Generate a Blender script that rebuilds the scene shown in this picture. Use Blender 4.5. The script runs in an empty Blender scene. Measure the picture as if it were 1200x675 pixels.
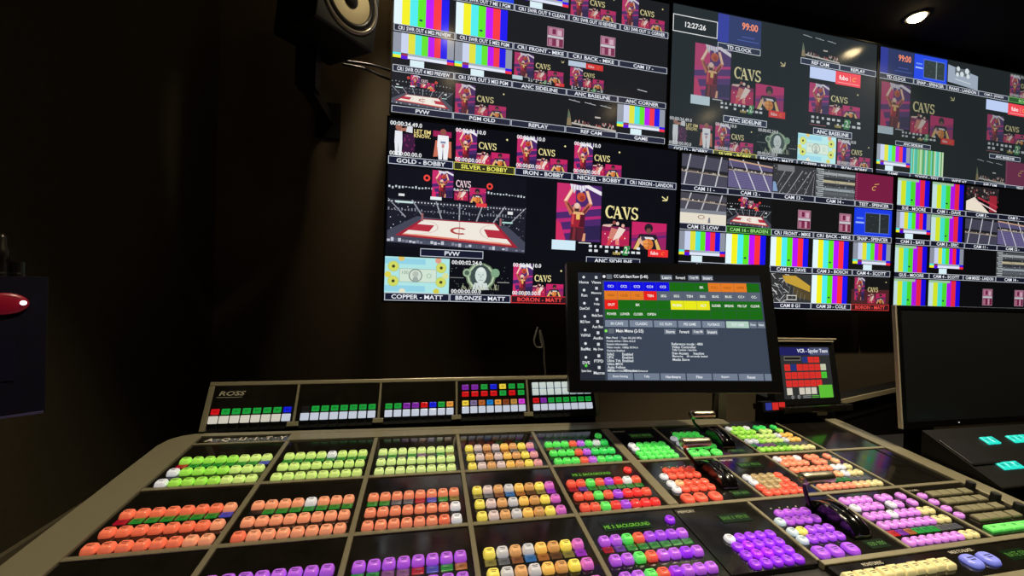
import bpy, bmesh, math, random
from mathutils import Matrix, Vector

random.seed(7)
SC = bpy.context.scene
COL = SC.collection
CZ = 1.28                      # camera height above the floor
ROOM_H = 2.66
WALL_Y = 1.665
LEFT_X = -0.80
RIGHT_X = 4.3
FRONT_Y = -2.6
DESK_Z = 0.705


# ------------------------------------------------------------------ materials
def lin(c):
    out = []
    for v in c[:3]:
        v = max(0.0, v) / 255.0
        out.append(v / 12.92 if v <= 0.04045 else ((v + 0.055) / 1.055) ** 2.4)
    return tuple(out)


MATS = {}


def mat(name, col, rough=0.5, metal=0.0, emit=None, strength=0.0, spec=0.5, noise=None, coat=0.0):
    if name in MATS:
        return MATS[name]
    m = bpy.data.materials.new(name)
    m.use_nodes = True
    nt = m.node_tree
    b = nt.nodes['Principled BSDF']
    c = lin(col)
    b.inputs['Base Color'].default_value = (*c, 1)
    b.inputs['Roughness'].default_value = rough
    b.inputs['Metallic'].default_value = metal
    b.inputs['Specular IOR Level'].default_value = spec
    b.inputs['Coat Weight'].default_value = coat
    if emit is not None:
        b.inputs['Emission Color'].default_value = (*lin(emit), 1)
        b.inputs['Emission Strength'].default_value = strength
    if noise:
        scale, amount, rvar = noise
        tc = nt.nodes.new('ShaderNodeTexCoord')
        n = nt.nodes.new('ShaderNodeTexNoise')
        n.inputs['Scale'].default_value = scale
        n.inputs['Detail'].default_value = 5
        nt.links.new(tc.outputs['Object'], n.inputs['Vector'])
        mx = nt.nodes.new('ShaderNodeMix')
        mx.data_type = 'RGBA'
        mx.inputs[6].default_value = (*[v * (1 - amount) for v in c], 1)
        mx.inputs[7].default_value = (*[min(1, v * (1 + amount)) for v in c], 1)
        nt.links.new(n.outputs['Fac'], mx.inputs[0])
        nt.links.new(mx.outputs[2], b.inputs['Base Color'])
        if rvar:
            mr = nt.nodes.new('ShaderNodeMapRange')
            mr.inputs[3].default_value = max(0.02, rough - rvar)
            mr.inputs[4].default_value = rough + rvar
            nt.links.new(n.outputs['Fac'], mr.inputs[0])
            nt.links.new(mr.outputs[0], b.inputs['Roughness'])
    MATS[name] = m
    return m


def screen_mat():
    m = bpy.data.materials.new('screen_image')
    m.use_nodes = True
    nt = m.node_tree
    b = nt.nodes['Principled BSDF']
    b.inputs['Base Color'].default_value = (0.006, 0.006, 0.007, 1)
    b.inputs['Roughness'].default_value = 0.16
    b.inputs['Specular IOR Level'].default_value = 0.35
    a = nt.nodes.new('ShaderNodeAttribute')
    a.attribute_name = 'Col'
    nt.links.new(a.outputs['Color'], b.inputs['Emission Color'])
    b.inputs['Emission Strength'].default_value = 1.0
    return m


SCREEN = screen_mat()
M_WALL = mat('wall_paint', (98, 86, 68), 0.85, noise=(9, 0.12, 0), spec=0.25)
M_WALL_L = mat('wall_fabric_black', (60, 54, 40), 0.95, noise=(60, 0.2, 0), spec=0.1)
M_CEIL = mat('ceiling_black', (26, 23, 20), 0.9, noise=(6, 0.15, 0), spec=0.2)
M_FLOOR = mat('floor_carpet', (30, 29, 28), 0.95, noise=(120, 0.3, 0))
M_BLACK = mat('black_plastic', (10, 10, 10), 0.45)
M_BEZEL = mat('bezel_black', (7, 7, 7), 0.35)
M_GLOSS = mat('panel_gloss_black', (22, 20, 16), 0.11, spec=0.6, noise=(34, 0.6, 0.09))
M_DESK = mat('desk_dark_laminate', (16, 15, 14), 0.5, noise=(20, 0.2, 0.05))
M_TRIM = mat('desk_trim', (92, 84, 66), 0.5)
M_FRAME = mat('anodised_frame', (140, 134, 110), 0.36, metal=0.3, noise=(70, 0.06, 0.05))
M_BODY = mat('console_body', (24, 23, 22), 0.5)
M_METAL = mat('polished_metal', (205, 196, 172), 0.3, metal=1.0)
M_DARKMETAL = mat('dark_metal', (60, 57, 52), 0.3, metal=0.9)
M_DRUM = mat('drum_black', (9, 9, 9), 0.15, coat=0.5)
M_SILVER = mat('silver_edge', (200, 190, 165), 0.4, metal=0.3)
M_ENGRAVE = mat('engraved_white', (200, 196, 180), 0.6)
M_KEYGREY = mat('unlit_key', (122, 118, 92), 0.45, spec=0.4)
M_KNOB = mat('knob_rubber', (14, 14, 13), 0.55)
M_CABLE = mat('cable_black', (12, 12, 12), 0.5)
M_CABLEG = mat('cable_grey', (84, 82, 74), 0.5)
M_CLOTHDARK = mat('speaker_cabinet', (16, 16, 16), 0.6)
M_BAFFLE = mat('speaker_baffle', (72, 74, 72), 0.5)
M_CONE = mat('speaker_cone', (196, 182, 140), 0.55)
M_RUBBER = mat('rubber_surround', (30, 28, 26), 0.35)
M_TRIMRING = mat('speaker_ring', (190, 182, 165), 0.3, metal=0.6)
M_NAVY = mat('navy_panel', (16, 16, 32), 0.4)
M_LAMPTRIM = mat('lamp_trim', (60, 54, 46), 0.5)
M_LAMP = mat('lamp_glow', (255, 240, 210), 0.5, emit=(255, 226, 172), strength=25)


# ------------------------------------------------------------------ object helpers
def tag(o, label=None, cat=None, group=None, kind=None):
    if label:
        o['label'] = label
    if cat:
        o['category'] = cat
    if group:
        o['group'] = group
    if kind:
        o['kind'] = kind
    return o


def empty(name, label, cat, mtx=None, group=None):
    o = bpy.data.objects.new(name, None)
    o.empty_display_size = 0.05
    COL.objects.link(o)
    if mtx is not None:
        o.matrix_world = mtx
    return tag(o, label, cat, group)


def link(name, me, parent=None, mtx=None, material=None):
    o = bpy.data.objects.new(name, me)
    COL.objects.link(o)
    if parent is not None:
        o.parent = parent
    if mtx is not None:
        o.matrix_local = mtx
    if material is not None:
        if len(me.materials) == 0:
            me.materials.append(material)
        else:
            o.material_slots[0].link = 'OBJECT'
            o.material_slots[0].material = material
    return o


def bm_mesh(bm, name, smooth=False):
    bmesh.ops.recalc_face_normals(bm, faces=bm.faces[:])
    me = bpy.data.meshes.new(name)
    bm.to_mesh(me)
    bm.free()
    if smooth:
        for p in me.polygons:
            p.use_smooth = True
    return me


def add_box(bm, x0, x1, y0, y1, z0, z1, mtx=None):
    vs = [bm.verts.new(Vector(p)) for p in ((x0, y0, z0), (x1, y0, z0), (x1, y1, z0), (x0, y1, z0),
                                            (x0, y0, z1), (x1, y0, z1), (x1, y1, z1), (x0, y1, z1))]
    if mtx is not None:
        for v in vs:
            v.co = mtx @ v.co
    for f in ((0, 3, 2, 1), (4, 5, 6, 7), (0, 1, 5, 4), (1, 2, 6, 5), (2, 3, 7, 6), (3, 0, 4, 7)):
        bm.faces.new([vs[i] for i in f])
    return vs


def bevel(bm, w, seg=2):
    bmesh.ops.bevel(bm, geom=bm.edges[:], offset=w, segments=seg, profile=0.5, affect='EDGES', clamp_overlap=True)


def box_obj(name, b, material, parent=None, bev=0.0, mtx=None, seg=2):
    bm = bmesh.new()
    add_box(bm, *b)
    if bev:
        bevel(bm, bev, seg)
    return link(name, bm_mesh(bm, name), parent, mtx, material)


def hexa(bm, top, bot):
    a = [bm.verts.new(p) for p in top]
    b = [bm.verts.new(p) for p in bot]
    n = len(a)
    bm.faces.new(a)
    bm.faces.new(b[::-1])
    for i in range(n):
        bm.faces.new((a[i], a[(i + 1) % n], b[(i + 1) % n], b[i]))


def add_lathe(bm, prof, seg=32, mtx=None):
    """prof: list of (r, z) revolved about z"""
    rings = []
    for r, z in prof:
        if r < 1e-6:
            v = bm.verts.new((0, 0, z))
            if mtx is not None:
                v.co = mtx @ v.co
            rings.append([v])
        else:
            ring = []
            for i in range(seg):
                a = 2 * math.pi * i / seg
                v = bm.verts.new((r * math.cos(a), r * math.sin(a), z))
                if mtx is not None:
                    v.co = mtx @ v.co
                ring.append(v)
            rings.append(ring)
    for A, B in zip(rings, rings[1:]):
        if len(A) == 1 and len(B) == 1:
            continue
        for i in range(seg):
            j = (i + 1) % seg
            if len(A) == 1:
                bm.faces.new((A[0], B[j], B[i]))
            elif len(B) == 1:
                bm.faces.new((A[i], A[j], B[0]))
            else:
                bm.faces.new((A[i], A[j], B[j], B[i]))


def add_tube(bm, pts, rad, seg=8):
    pts = [Vector(p) for p in pts]
    rings = []
    up = Vector((0, 0, 1))
    for i, p in enumerate(pts):
        d = (pts[min(i + 1, len(pts) - 1)] - pts[max(i - 1, 0)]).normalized()
        s = d.cross(up)
        if s.length < 1e-3:
            s = d.cross(Vector((1, 0, 0)))
        s.normalize()
        t = s.cross(d).normalized()
        r = rad[i] if isinstance(rad, (list, tuple)) else rad
        rings.append([bm.verts.new(p + r * (math.cos(2 * math.pi * k / seg) * s + math.sin(2 * math.pi * k / seg) * t)) for k in range(seg)])
    for A, B in zip(rings, rings[1:]):
        for i in range(seg):
            j = (i + 1) % seg
            bm.faces.new((A[i], A[j], B[j], B[i]))
    bm.faces.new(rings[0][::-1])
    bm.faces.new(rings[-1])


def smooth_path(pts, n=8):
    pts = [Vector(p) for p in pts]
    out = []
    for i in range(len(pts) - 1):
        p0, p1, p2, p3 = pts[max(i - 1, 0)], pts[i], pts[i + 1], pts[min(i + 2, len(pts) - 1)]
        for k in range(n):
            t = k / n
            out.append(0.5 * ((2 * p1) + (p2 - p0) * t + (2 * p0 - 5 * p1 + 4 * p2 - p3) * t * t + (3 * p1 - p0 - 3 * p2 + p3) * t ** 3))
    out.append(pts[-1])
    return out


def basis(loc, ex, ey, ez):
    m = Matrix.Identity(4)
    for i, v in enumerate((ex, ey, ez)):
        for k in range(3):
            m[k][i] = v[k]
    for k in range(3):
        m[k][3] = loc[k]
    return m


# ------------------------------------------------------------------ lettering
_TXT = {}


def text_shape(s, bold=0.0):
    """outline faces of a string as (verts, faces), scaled to unit height box, with its width"""
    if (s, bold) in _TXT:
        return _TXT[(s, bold)]
    cu = bpy.data.curves.new('lettering', 'FONT')
    cu.body = s
    cu.offset = bold
    cu.resolution_u = 2
    ob = bpy.data.objects.new('lettering', cu)
    me = ob.to_mesh()
    vs = [(v.co.x, v.co.y) for v in me.vertices]
    fs = [tuple(p.vertices) for p in me.polygons]
    ob.to_mesh_clear()
    bpy.data.objects.remove(ob)
    bpy.data.curves.remove(cu)
    if not vs:
        vs, fs = [(0, 0), (1, 0), (1, 1)], []
    x0 = min(v[0] for v in vs)
    x1 = max(v[0] for v in vs)
    y0 = min(v[1] for v in vs)
    y1 = max(v[1] for v in vs)
    w, h = max(1e-6, x1 - x0), max(1e-6, y1 - y0)
    _TXT[(s, bold)] = ([((v[0] - x0) / w, (v[1] - y0) / h) for v in vs], fs, w / h)
    return _TXT[(s, bold)]


class Art:
    """a picture drawn in a unit square (x right, y DOWN), put on a panel rectangle (x0, x1, z0, z1)"""

    def __init__(self, x0, x1, z0, z1, bg=(0, 0, 0), y=-0.0006):
        self.r = (x0, x1, z0, z1)
        self.asp = (x1 - x0) / (z1 - z0)
        self.v, self.f, self.c = [], [], []
        self.layer = 0
        self.y = y
        self.bg = bg
        self.gain = 1.0

    def pt(self, x, y):
        x0, x1, z0, z1 = self.r
        x, y = min(1.0, max(0.0, x)), min(1.0, max(0.0, y))
        return (x0 + x * (x1 - x0), self.y - self.layer * 0.00003, z1 - y * (z1 - z0))

    def col(self, c):
        b = self.bg
        return tuple(b[i] + self.gain * c[i] * (255 - b[i]) / 255.0 for i in range(3))

    def poly(self, pts, c, step=True):
        n = len(self.v)
        self.v += [self.pt(*p) for p in pts]
        self.f.append(tuple(range(n, n + len(pts))))
        self.c.append(lin(self.col(c)))
        if step:
            self.layer += 1

    def rect(self, x0, y0, x1, y1, c, step=True):
        self.poly([(x0, y1), (x1, y1), (x1, y0), (x0, y0)], c, step)

    def frame(self, x0, y0, x1, y1, t, c):
        tx = t / self.asp
        self.rect(x0, y0, x1, y0 + t, c, False)
        self.rect(x0, y1 - t, x1, y1, c, False)
        self.rect(x0, y0 + t, x0 + tx, y1 - t, c, False)
        self.rect(x1 - tx, y0 + t, x1, y1 - t, c, True)

    def line(self, a, b, w, c, step=True):
        ax, ay, bx, by = a[0] * self.asp, a[1], b[0] * self.asp, b[1]
        dx, dy = bx - ax, by - ay
        L = math.hypot(dx, dy) or 1
        nx, ny = -dy / L * w / 2, dx / L * w / 2
        s = self.asp
        self.poly([((ax + nx) / s, ay + ny), ((bx + nx) / s, by + ny), ((bx - nx) / s, by - ny), ((ax - nx) / s, ay - ny)], c, step)

    def disc(self, x, y, r, c, ry=None, n=14, step=True):
        ry = ry or r
        self.poly([(x + r / self.asp * math.cos(2 * math.pi * k / n), y - ry * math.sin(2 * math.pi * k / n)) for k in range(n)], c, step)

    def ring(self, x, y, r, w, c, ry=None, a0=0, a1=360, n=20):
        ry = ry or r
        for k in range(n):
            t0 = math.radians(a0 + (a1 - a0) * k / n)
            t1 = math.radians(a0 + (a1 - a0) * (k + 1) / n)
            q = []
            for t, rr in ((t0, 1), (t1, 1), (t1, 1 - w / r), (t0, 1 - w / r)):
                q.append((x + r * rr / self.asp * math.cos(t), y - ry * rr * math.sin(t)))
            self.poly(q, c, False)
        self.layer += 1

    def text(self, s, x0, y0, x1, y1, c, align='c', stretch=1.0, bold=0.018):
        """fit string s inside the box"""
        vs, fs, wh = text_shape(s, bold)
        bw, bh = (x1 - x0) * self.asp, y1 - y0
        h = bh
        w = wh * h * stretch
        if w > bw:
            w = bw
        wl = w / self.asp
        xs = x0 + ((x1 - x0) - wl) * {'l': 0, 'c': 0.5, 'r': 1}[align]
        n = len(self.v)
        self.v += [self.pt(xs + vx * wl, y1 - vy * h) for vx, vy in vs]
        cc = lin(self.col(c))
        for f in fs:
            self.f.append(tuple(i + n for i in f))
            self.c.append(cc)
        self.layer += 1

    def build(self, name, parent):
        me = bpy.data.meshes.new(name)
        me.from_pydata(self.v, [], self.f)
        at = me.attributes.new('Col', 'FLOAT_COLOR', 'CORNER')
        buf = []
        for p, c in zip(me.polygons, self.c):
            buf += [c[0], c[1], c[2], 1.0] * p.loop_total
        at.data.foreach_set('color', buf)
        me.materials.append(SCREEN)
        me.update()
        return link(name, me, parent)


# ---- pieces of pictures -------------------------------------------------------
W_ = (226, 248, 255)
BARS7 = [(226, 248, 255), (245, 240, 12), (62, 236, 238), (78, 232, 14), (184, 0, 250), (252, 32, 44), (6, 0, 238)]
CREAM = (240, 226, 150)
WINE = (150, 22, 70)


def sub(A, x0, y0, x1, y1):
    """mapping from a sub-square to the picture"""
    return lambda x, y: (x0 + x * (x1 - x0), y0 + y * (y1 - y0))


def serif_word(A, x0, y0, x1, y1, c):
    """the four serif capitals C A V S"""
    m = sub(A, x0, y0, x1, y1)
    P = lambda pts: A.poly([m(*p) for p in pts], c, False)

    def arc(cx, cy, rx, ry, a0, a1, wx, wy, n=9):
        for k in range(n):
            t0 = math.radians(a0 + (a1 - a0) * k / n)
            t1 = math.radians(a0 + (a1 - a0) * (k + 1) / n)
            P([(cx + rx * math.cos(t0), cy - ry * math.sin(t0)), (cx + rx * math.cos(t1), cy - ry * math.sin(t1)),
               (cx + (rx - wx) * math.cos(t1), cy - (ry - wy) * math.sin(t1)), (cx + (rx - wx) * math.cos(t0), cy - (ry - wy) * math.sin(t0))])
    arc(0.14, 0.5, 0.14, 0.5, 48, 312, 0.062, 0.11, 12)                       # C
    P([(0.232, 0.04), (0.255, 0.04), (0.255, 0.36), (0.232, 0.3)])
    P([(0.245, 1.0), (0.33, 0.12), (0.36, 0.12), (0.275, 1.0)])                # A
    P([(0.325, 0.05), (0.375, 0.05), (0.50, 1.0), (0.425, 1.0)])
    P([(0.30, 0.62), (0.42, 0.62), (0.42, 0.71), (0.29, 0.71)])
    P([(0.225, 0.93), (0.305, 0.93), (0.305, 1.0), (0.225, 1.0)])
    P([(0.40, 0.93), (0.525, 0.93), (0.525, 1.0), (0.40, 1.0)])
    P([(0.50, 0.06), (0.575, 0.06), (0.67, 1.0), (0.635, 1.0)])                # V
    P([(0.645, 1.0), (0.67, 0.9), (0.735, 0.06), (0.70, 0.06)])
    P([(0.475, 0.06), (0.60, 0.06), (0.60, 0.13), (0.475, 0.13)])
    P([(0.67, 0.06), (0.765, 0.06), (0.765, 0.13), (0.67, 0.13)])
    arc(0.875, 0.29, 0.095, 0.27, 20, 270, 0.05, 0.1, 9)                        # S
    arc(0.875, 0.74, 0.11, 0.28, -160, 90, 0.056, 0.11, 9)
    P([(0.945, 0.05), (0.965, 0.05), (0.965, 0.3), (0.945, 0.26)])
    P([(0.775, 0.68), (0.795, 0.72), (0.795, 0.98), (0.775, 0.98)])
    A.layer += 1


def sketch_c(A, x, y, r, c):
    """a slanted letter C mark"""
    for k in range(12):
        t0 = math.radians(45 + 270 * k / 12)
        t1 = math.radians(45 + 270 * (k + 1) / 12)
        q = []
        for t, rr in ((t0, 1), (t1, 1), (t1, 0.66), (t0, 0.66)):
            px, py = rr * r * math.cos(t), -rr * r * 0.8 * math.sin(t)
            q.append((x + (px - py * 0.35) / A.asp, y + py))
        A.poly(q, c, False)
    A.layer += 1


def dunk_photo(A, x0, y0, x1, y1, big=False):
    m = sub(A, x0, y0, x1, y1)
    P = lambda pts, c: A.poly([m(*p) for p in pts], c)
    P([(0, 1), (1, 1), (1, 0), (0, 0)], (66, 28, 92))
    P([(0, 0.5), (0.42, 0.34), (0.42, 0), (0, 0)], (196, 34, 92))
    for y, c in ((0.42, (196, 32, 110)), (0.60, (176, 28, 100)), (0.80, (186, 30, 104))):
        P([(0, y + 0.10), (1, y - 0.02), (1, y - 0.07), (0, y + 0.03)], c)
    P([(0.55, 0.99), (1, 0.95), (1, 0.70), (0.6, 0.74)], (34, 22, 60))
    P([(0, 1), (0.22, 1), (0.10, 0.70), (0, 0.66)], (206, 34, 84))
    skin, hi, dark, kit = (188, 92, 62), (236, 178, 140), (58, 18, 22), (150, 22, 34)
    P([(0.30, 1), (0.52, 1), (0.56, 0.72), (0.34, 0.68)], dark)
    P([(0.48, 0.98), (0.66, 1), (0.62, 0.72), (0.46, 0.72)], (80, 20, 28))
    P([(0.32, 0.76), (0.62, 0.76), (0.64, 0.46), (0.34, 0.44)], kit)
    P([(0.44, 0.62), (0.52, 0.62), (0.52, 0.52), (0.44, 0.52)], (232, 190, 90))
    P([(0.30, 0.56), (0.40, 0.46), (0.22, 0.29), (0.15, 0.30)], skin)
    P([(0.15, 0.31), (0.23, 0.31), (0.40, 0.07), (0.33, 0.05)], hi)
    P([(0.60, 0.56), (0.80, 0.34), (0.74, 0.28), (0.56, 0.46)], skin)
    P([(0.73, 0.34), (0.80, 0.33), (0.70, 0.10), (0.63, 0.11)], hi)
    cx, cy = m(0.45, 0.41)
    A.disc(cx, cy, 0.075 * (y1 - y0), (206, 140, 110))
    P([(0.39, 0.43), (0.51, 0.43), (0.49, 0.49), (0.41, 0.49)], (60, 30, 26))
    cx, cy = m(0.54, 0.22)
    A.disc(cx, cy, 0.085 * (y1 - y0), (196, 70, 34))
    P([(0.28, 0.0), (0.66, 0.03), (0.62, 0.11), (0.32, 0.09)], (225, 220, 235))
    P([(0.55, 0.02), (1, 0.17), (1, 0.1), (0.70, 0.0)], (238, 232, 240))
    P([(0.34, 0.09), (0.38, 0.17), (0.42, 0.09)], (200, 195, 215))
    P([(0.5, 0.09), (0.53, 0.15), (0.6, 0.1)], (200, 195, 215))
    P([(0.58, 1.0), (0.65, 1.0), (0.66, 0.86), (0.61, 0.86)], (220, 150, 110))
    P([(0.50, 0.75), (0.63, 0.75), (0.64, 0.50), (0.56, 0.50)], (70, 12, 22))
    P([(0.33, 0.70), (0.38, 0.72), (0.40, 0.50), (0.35, 0.50)], (206, 60, 56))
    P([(0.36, 0.53), (0.62, 0.53), (0.60, 0.49), (0.38, 0.48)], (226, 170, 110))
    P([(0.17, 0.30), (0.20, 0.30), (0.37, 0.08), (0.34, 0.07)], (252, 220, 196))
    P([(0.22, 0.34), (0.36, 0.52), (0.38, 0.48), (0.26, 0.33)], (110, 40, 34))
    P([(0.62, 0.52), (0.74, 0.38), (0.71, 0.36), (0.58, 0.48)], (104, 34, 32))
    P([(0.66, 0.12), (0.76, 0.32), (0.78, 0.31), (0.69, 0.12)], (252, 206, 176))
    cx, cy = m(0.56, 0.24)
    A.disc(cx, cy, 0.045 * (y1 - y0), (150, 40, 22))
    cx, cy = m(0.45, 0.375)
    A.disc(cx, cy, 0.05 * (y1 - y0), (232, 196, 176), n=8)
    P([(0.36, 0.98), (0.42, 0.98), (0.44, 0.78), (0.38, 0.76)], (120, 30, 34))
    for k in range(10):
        P([(0.30 + 0.035 * k, 0.10), (0.312 + 0.035 * k, 0.10), (0.33 + 0.03 * k, 0.02), (0.32 + 0.03 * k, 0.02)], (120, 100, 130) if k % 2 else (246, 244, 250))


def run_photo(A, x0, y0, x1, y1):
    m = sub(A, x0, y0, x1, y1)
    P = lambda pts, c: A.poly([m(*p) for p in pts], c)
    P([(0, 1), (1, 1), (1, 0.25), (0, 0.25)], (176, 22, 66))
    P([(0.0, 0.45), (1, 0.4), (1, 0.25), (0, 0.25)], (112, 18, 62))
    P([(0.22, 0.80), (0.45, 0.80), (0.62, 0.36), (0.34, 0.30)], (206, 120, 100))
    P([(0.40, 0.78), (0.62, 0.72), (0.86, 0.34), (0.62, 0.26)], (236, 214, 200))
    P([(0.02, 0.26), (0.30, 0.28), (0.40, 0.16), (0.05, 0.20)], (226, 186, 170))
    for cx, cy, c in ((0.44, 0.1, (150, 70, 60)), (0.56, 0.13, (236, 200, 186)), (0.76, 0.2, (226, 170, 150))):
        X, Y = m(cx, cy)
        A.disc(X, Y, 0.07 * (y1 - y0), c, n=8)
    P([(0.18, 0.98), (0.30, 0.98), (0.40, 0.74), (0.28, 0.72)], (220, 60, 60))
    P([(0.50, 0.94), (0.64, 0.96), (0.62, 0.70), (0.50, 0.72)], (232, 130, 110))
    P([(0.66, 0.72), (0.82, 0.76), (0.88, 0.6), (0.70, 0.58)], (200, 30, 50))
    for k in range(7):
        X, Y = m(0.12 + 0.12 * k, 0.55 + 0.35 * ((k * 7) % 5) / 5)
        A.disc(X, Y, 0.025 * (y1 - y0), (250, 230, 230), n=6, step=False)
    A.layer += 1


def ball_photo(A, x0, y0, x1, y1):
    m = sub(A, x0, y0, x1, y1)
    P = lambda pts, c: A.poly([m(*p) for p in pts], c)
    P([(0, 0.98), (1, 0.98), (1, 0.02), (0, 0.02)], (150, 22, 84))
    P([(0, 0.5), (1, 0.3), (1, 0.02), (0, 0.02)], (196, 26, 86))
    P([(0, 0.72), (1, 0.52), (1, 0.44), (0, 0.62)], (92, 26, 100))
    P([(0.05, 1), (0.88, 1), (0.70, 0.44), (0.22, 0.44)], (22, 16, 22))
    X, Y = m(0.48, 0.22)
    A.disc(X, Y, 0.17 * (y1 - y0), (30, 20, 22))
    A.disc(X, Y + 0.1 * (y1 - y0), 0.10 * (y1 - y0), (112, 66, 50))
    P([(0.06, 1), (0.18, 1), (0.28, 0.66), (0.20, 0.6)], (226, 180, 96))
    P([(0.74, 1), (0.86, 1), (0.72, 0.6), (0.66, 0.66)], (226, 180, 96))
    P([(0.18, 0.7), (0.32, 0.86), (0.42, 0.80), (0.26, 0.52)], (222, 170, 140))
    P([(0.30, 0.62), (0.66, 0.62), (0.60, 0.54), (0.36, 0.54)], (226, 222, 224))
    P([(0.30, 0.70), (0.40, 0.62), (0.34, 0.50), (0.26, 0.56)], (60, 50, 60))
    X, Y = m(0.48, 0.80)
    A.disc(X, Y, 0.20 * (y1 - y0), (214, 112, 36))
    A.disc(X - 0.02, Y - 0.03 * (y1 - y0), 0.13 * (y1 - y0), (236, 146, 62))
    A.line(m(0.34, 0.8), m(0.62, 0.78), 0.015 * (y1 - y0), (90, 40, 20))
    A.line(m(0.48, 0.62), m(0.49, 0.98), 0.015 * (y1 - y0), (90, 40, 20))


def timecodes(A, a='00:00:28.10.0'):
    A.text(a, 0.02, 0.03, 0.64, 0.15, (236, 238, 240), 'l')
    A.text('00:00:00.00.0', 0.02, 0.86, 0.64, 0.98, (236, 238, 240), 'l')


def p_collage(A, tc=False):
    dunk_photo(A, 0.03, 0.06, 0.37, 1.0)
    serif_word(A, 0.40, 0.36, 0.70, 0.56, CREAM)
    run_photo(A, 0.37, 0.62, 0.60, 1.0)
    ball_photo(A, 0.61, 0.62, 0.92, 1.0)
    A.disc(0.87, 0.22, 0.035, CREAM, n=4)
    if tc:
        timecodes(A)


def p_collage_tc(A):
    p_collage(A, True)


def scorebits(A, y0, y1, x0=0.29, x1=0.73):
    m = sub(A, x0, y0, x1, y1)
    rnd = random.Random(3)
    for k in range(10):
        for j in range(2):
            if rnd.random() < 0.75:
                X, Y = m(k / 10 + 0.01, 0.1 + 0.45 * j)
                w = 0.055 * (x1 - x0) * rnd.uniform(0.6, 1.3)
                A.rect(X, Y, X + w, Y + 0.24 * (y1 - y0), (220, 226, 230), False)
    A.layer += 1
    a, b = m(0.64, 0.0), m(0.76, 1.0)
    A.poly([(a[0], b[1]), (b[0] - 0.01, b[1]), (b[0] + 0.01, a[1]), (a[0] + 0.015, a[1])], (40, 130, 52))
    A.text('2', a[0] + 0.015, a[1] + 0.1 * (b[1] - a[1]), b[0] - 0.01, b[1] - 0.2 * (b[1] - a[1]), (230, 240, 220))
    X, Y = m(0.46, 0.68)
    A.text('10:00', X, Y, X + 0.14 * (x1 - x0), Y + 0.3 * (y1 - y0), (226, 200, 96))


def sponsor_red(A, x0, y0, x1, y1):
    A.rect(x0, y0, x1, y1, (238, 34, 30))
    A.text('fubo', x0 + 0.12 * (x1 - x0), y0 + 0.25 * (y1 - y0), x0 + 0.5 * (x1 - x0), y1 - 0.28 * (y1 - y0), (255, 232, 226))
    sketch_c(A, x0 + 0.74 * (x1 - x0), (y0 + y1) / 2, 0.26 * (y1 - y0), (250, 120, 40))


def p_collage_full(A):
    dunk_photo(A, 0.03, 0.03, 0.385, 0.80, True)
    serif_word(A, 0.42, 0.28, 0.70, 0.46, CREAM)
    run_photo(A, 0.395, 0.48, 0.625, 0.84)
    ball_photo(A, 0.645, 0.475, 0.945, 0.87)
    A.rect(0.0, 0.80, 0.185, 0.93, (206, 232, 246))
    sponsor_red(A, 0.79, 0.86, 0.965, 0.965)
    A.rect(0.21, 0.815, 0.31, 0.83, (200, 200, 200), False)
    scorebits(A, 0.83, 0.965)
    A.line((0.895, 0.10), (0.94, 0.15), 0.014, CREAM, False)
    A.line((0.94, 0.15), (0.90, 0.155), 0.014, CREAM, False)
    A.line((0.94, 0.15), (0.945, 0.09), 0.014, CREAM)


def p_collage_red(A):
    A.rect(0.02, 0.02, 0.36, 0.20, (206, 226, 250))
    sponsor_red(A, 0.36, 0.03, 0.70, 0.22)
    dunk_photo(A, 0.06, 0.24, 0.30, 0.86)
    serif_word(A, 0.32, 0.36, 0.54, 0.50, CREAM)
    run_photo(A, 0.31, 0.52, 0.48, 0.86)
    ball_photo(A, 0.50, 0.54, 0.72, 0.86)
    scorebits(A, 0.87, 0.99, 0.08, 0.72)


def p_collage_red2(A):
    A.rect(0.0, 0.45, 1.0, 1.0, (74, 20, 22))
    A.rect(0.06, 0.02, 0.34, 0.95, (70, 26, 28))
    dunk_photo(A, 0.08, 0.02, 0.34, 0.85)
    serif_word(A, 0.42, 0.36, 0.70, 0.54, CREAM)
    run_photo(A, 0.42, 0.58, 0.62, 0.96)
    ball_photo(A, 0.64, 0.58, 0.90, 0.96)
    A.disc(0.9, 0.16, 0.03, CREAM, n=4)


def p_sponsor(A):
    A.rect(0.0, 0.03, 0.5, 0.86, (178, 196, 240))
    A.rect(0.5, 0.03, 1.0, 0.98, (236, 40, 50))
    A.text('fubo', 0.56, 0.28, 0.76, 0.62, (255, 240, 240))
    A.rect(0.79, 0.25, 0.795, 0.7, (250, 200, 200), False)
    sketch_c(A, 0.88, 0.46, 0.20, (252, 150, 60))
    A.rect(0.54, 0.80, 0.97, 0.83, (255, 190, 190))


def p_scorebar(A):
    scorebits(A, 0.05, 0.9, 0.02, 0.96)
    A.rect(0.0, 0.86, 0.3, 0.92, (150, 60, 70))


def p_bars(A, cols=BARS7, w=0.90):
    n = 7
    for i, c in enumerate(cols):
        A.rect(w * i / n, 0.0, w * (i + 1) / n, 1.0, c, False)
    A.layer += 1
    A.poly([(0.40, 0.80), (0.45, 0.83), (0.47, 0.77), (0.43, 0.75)], (20, 40, 60))


def p_bars2(A):
    p_bars(A, [(190, 222, 220), (206, 224, 30), (60, 220, 200), (66, 216, 34), (170, 10, 226), (226, 30, 56), (10, 0, 216)], 0.93)
    A.rect(0.0, 0.0, 0.62, 0.09, (150, 190, 150))


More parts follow.
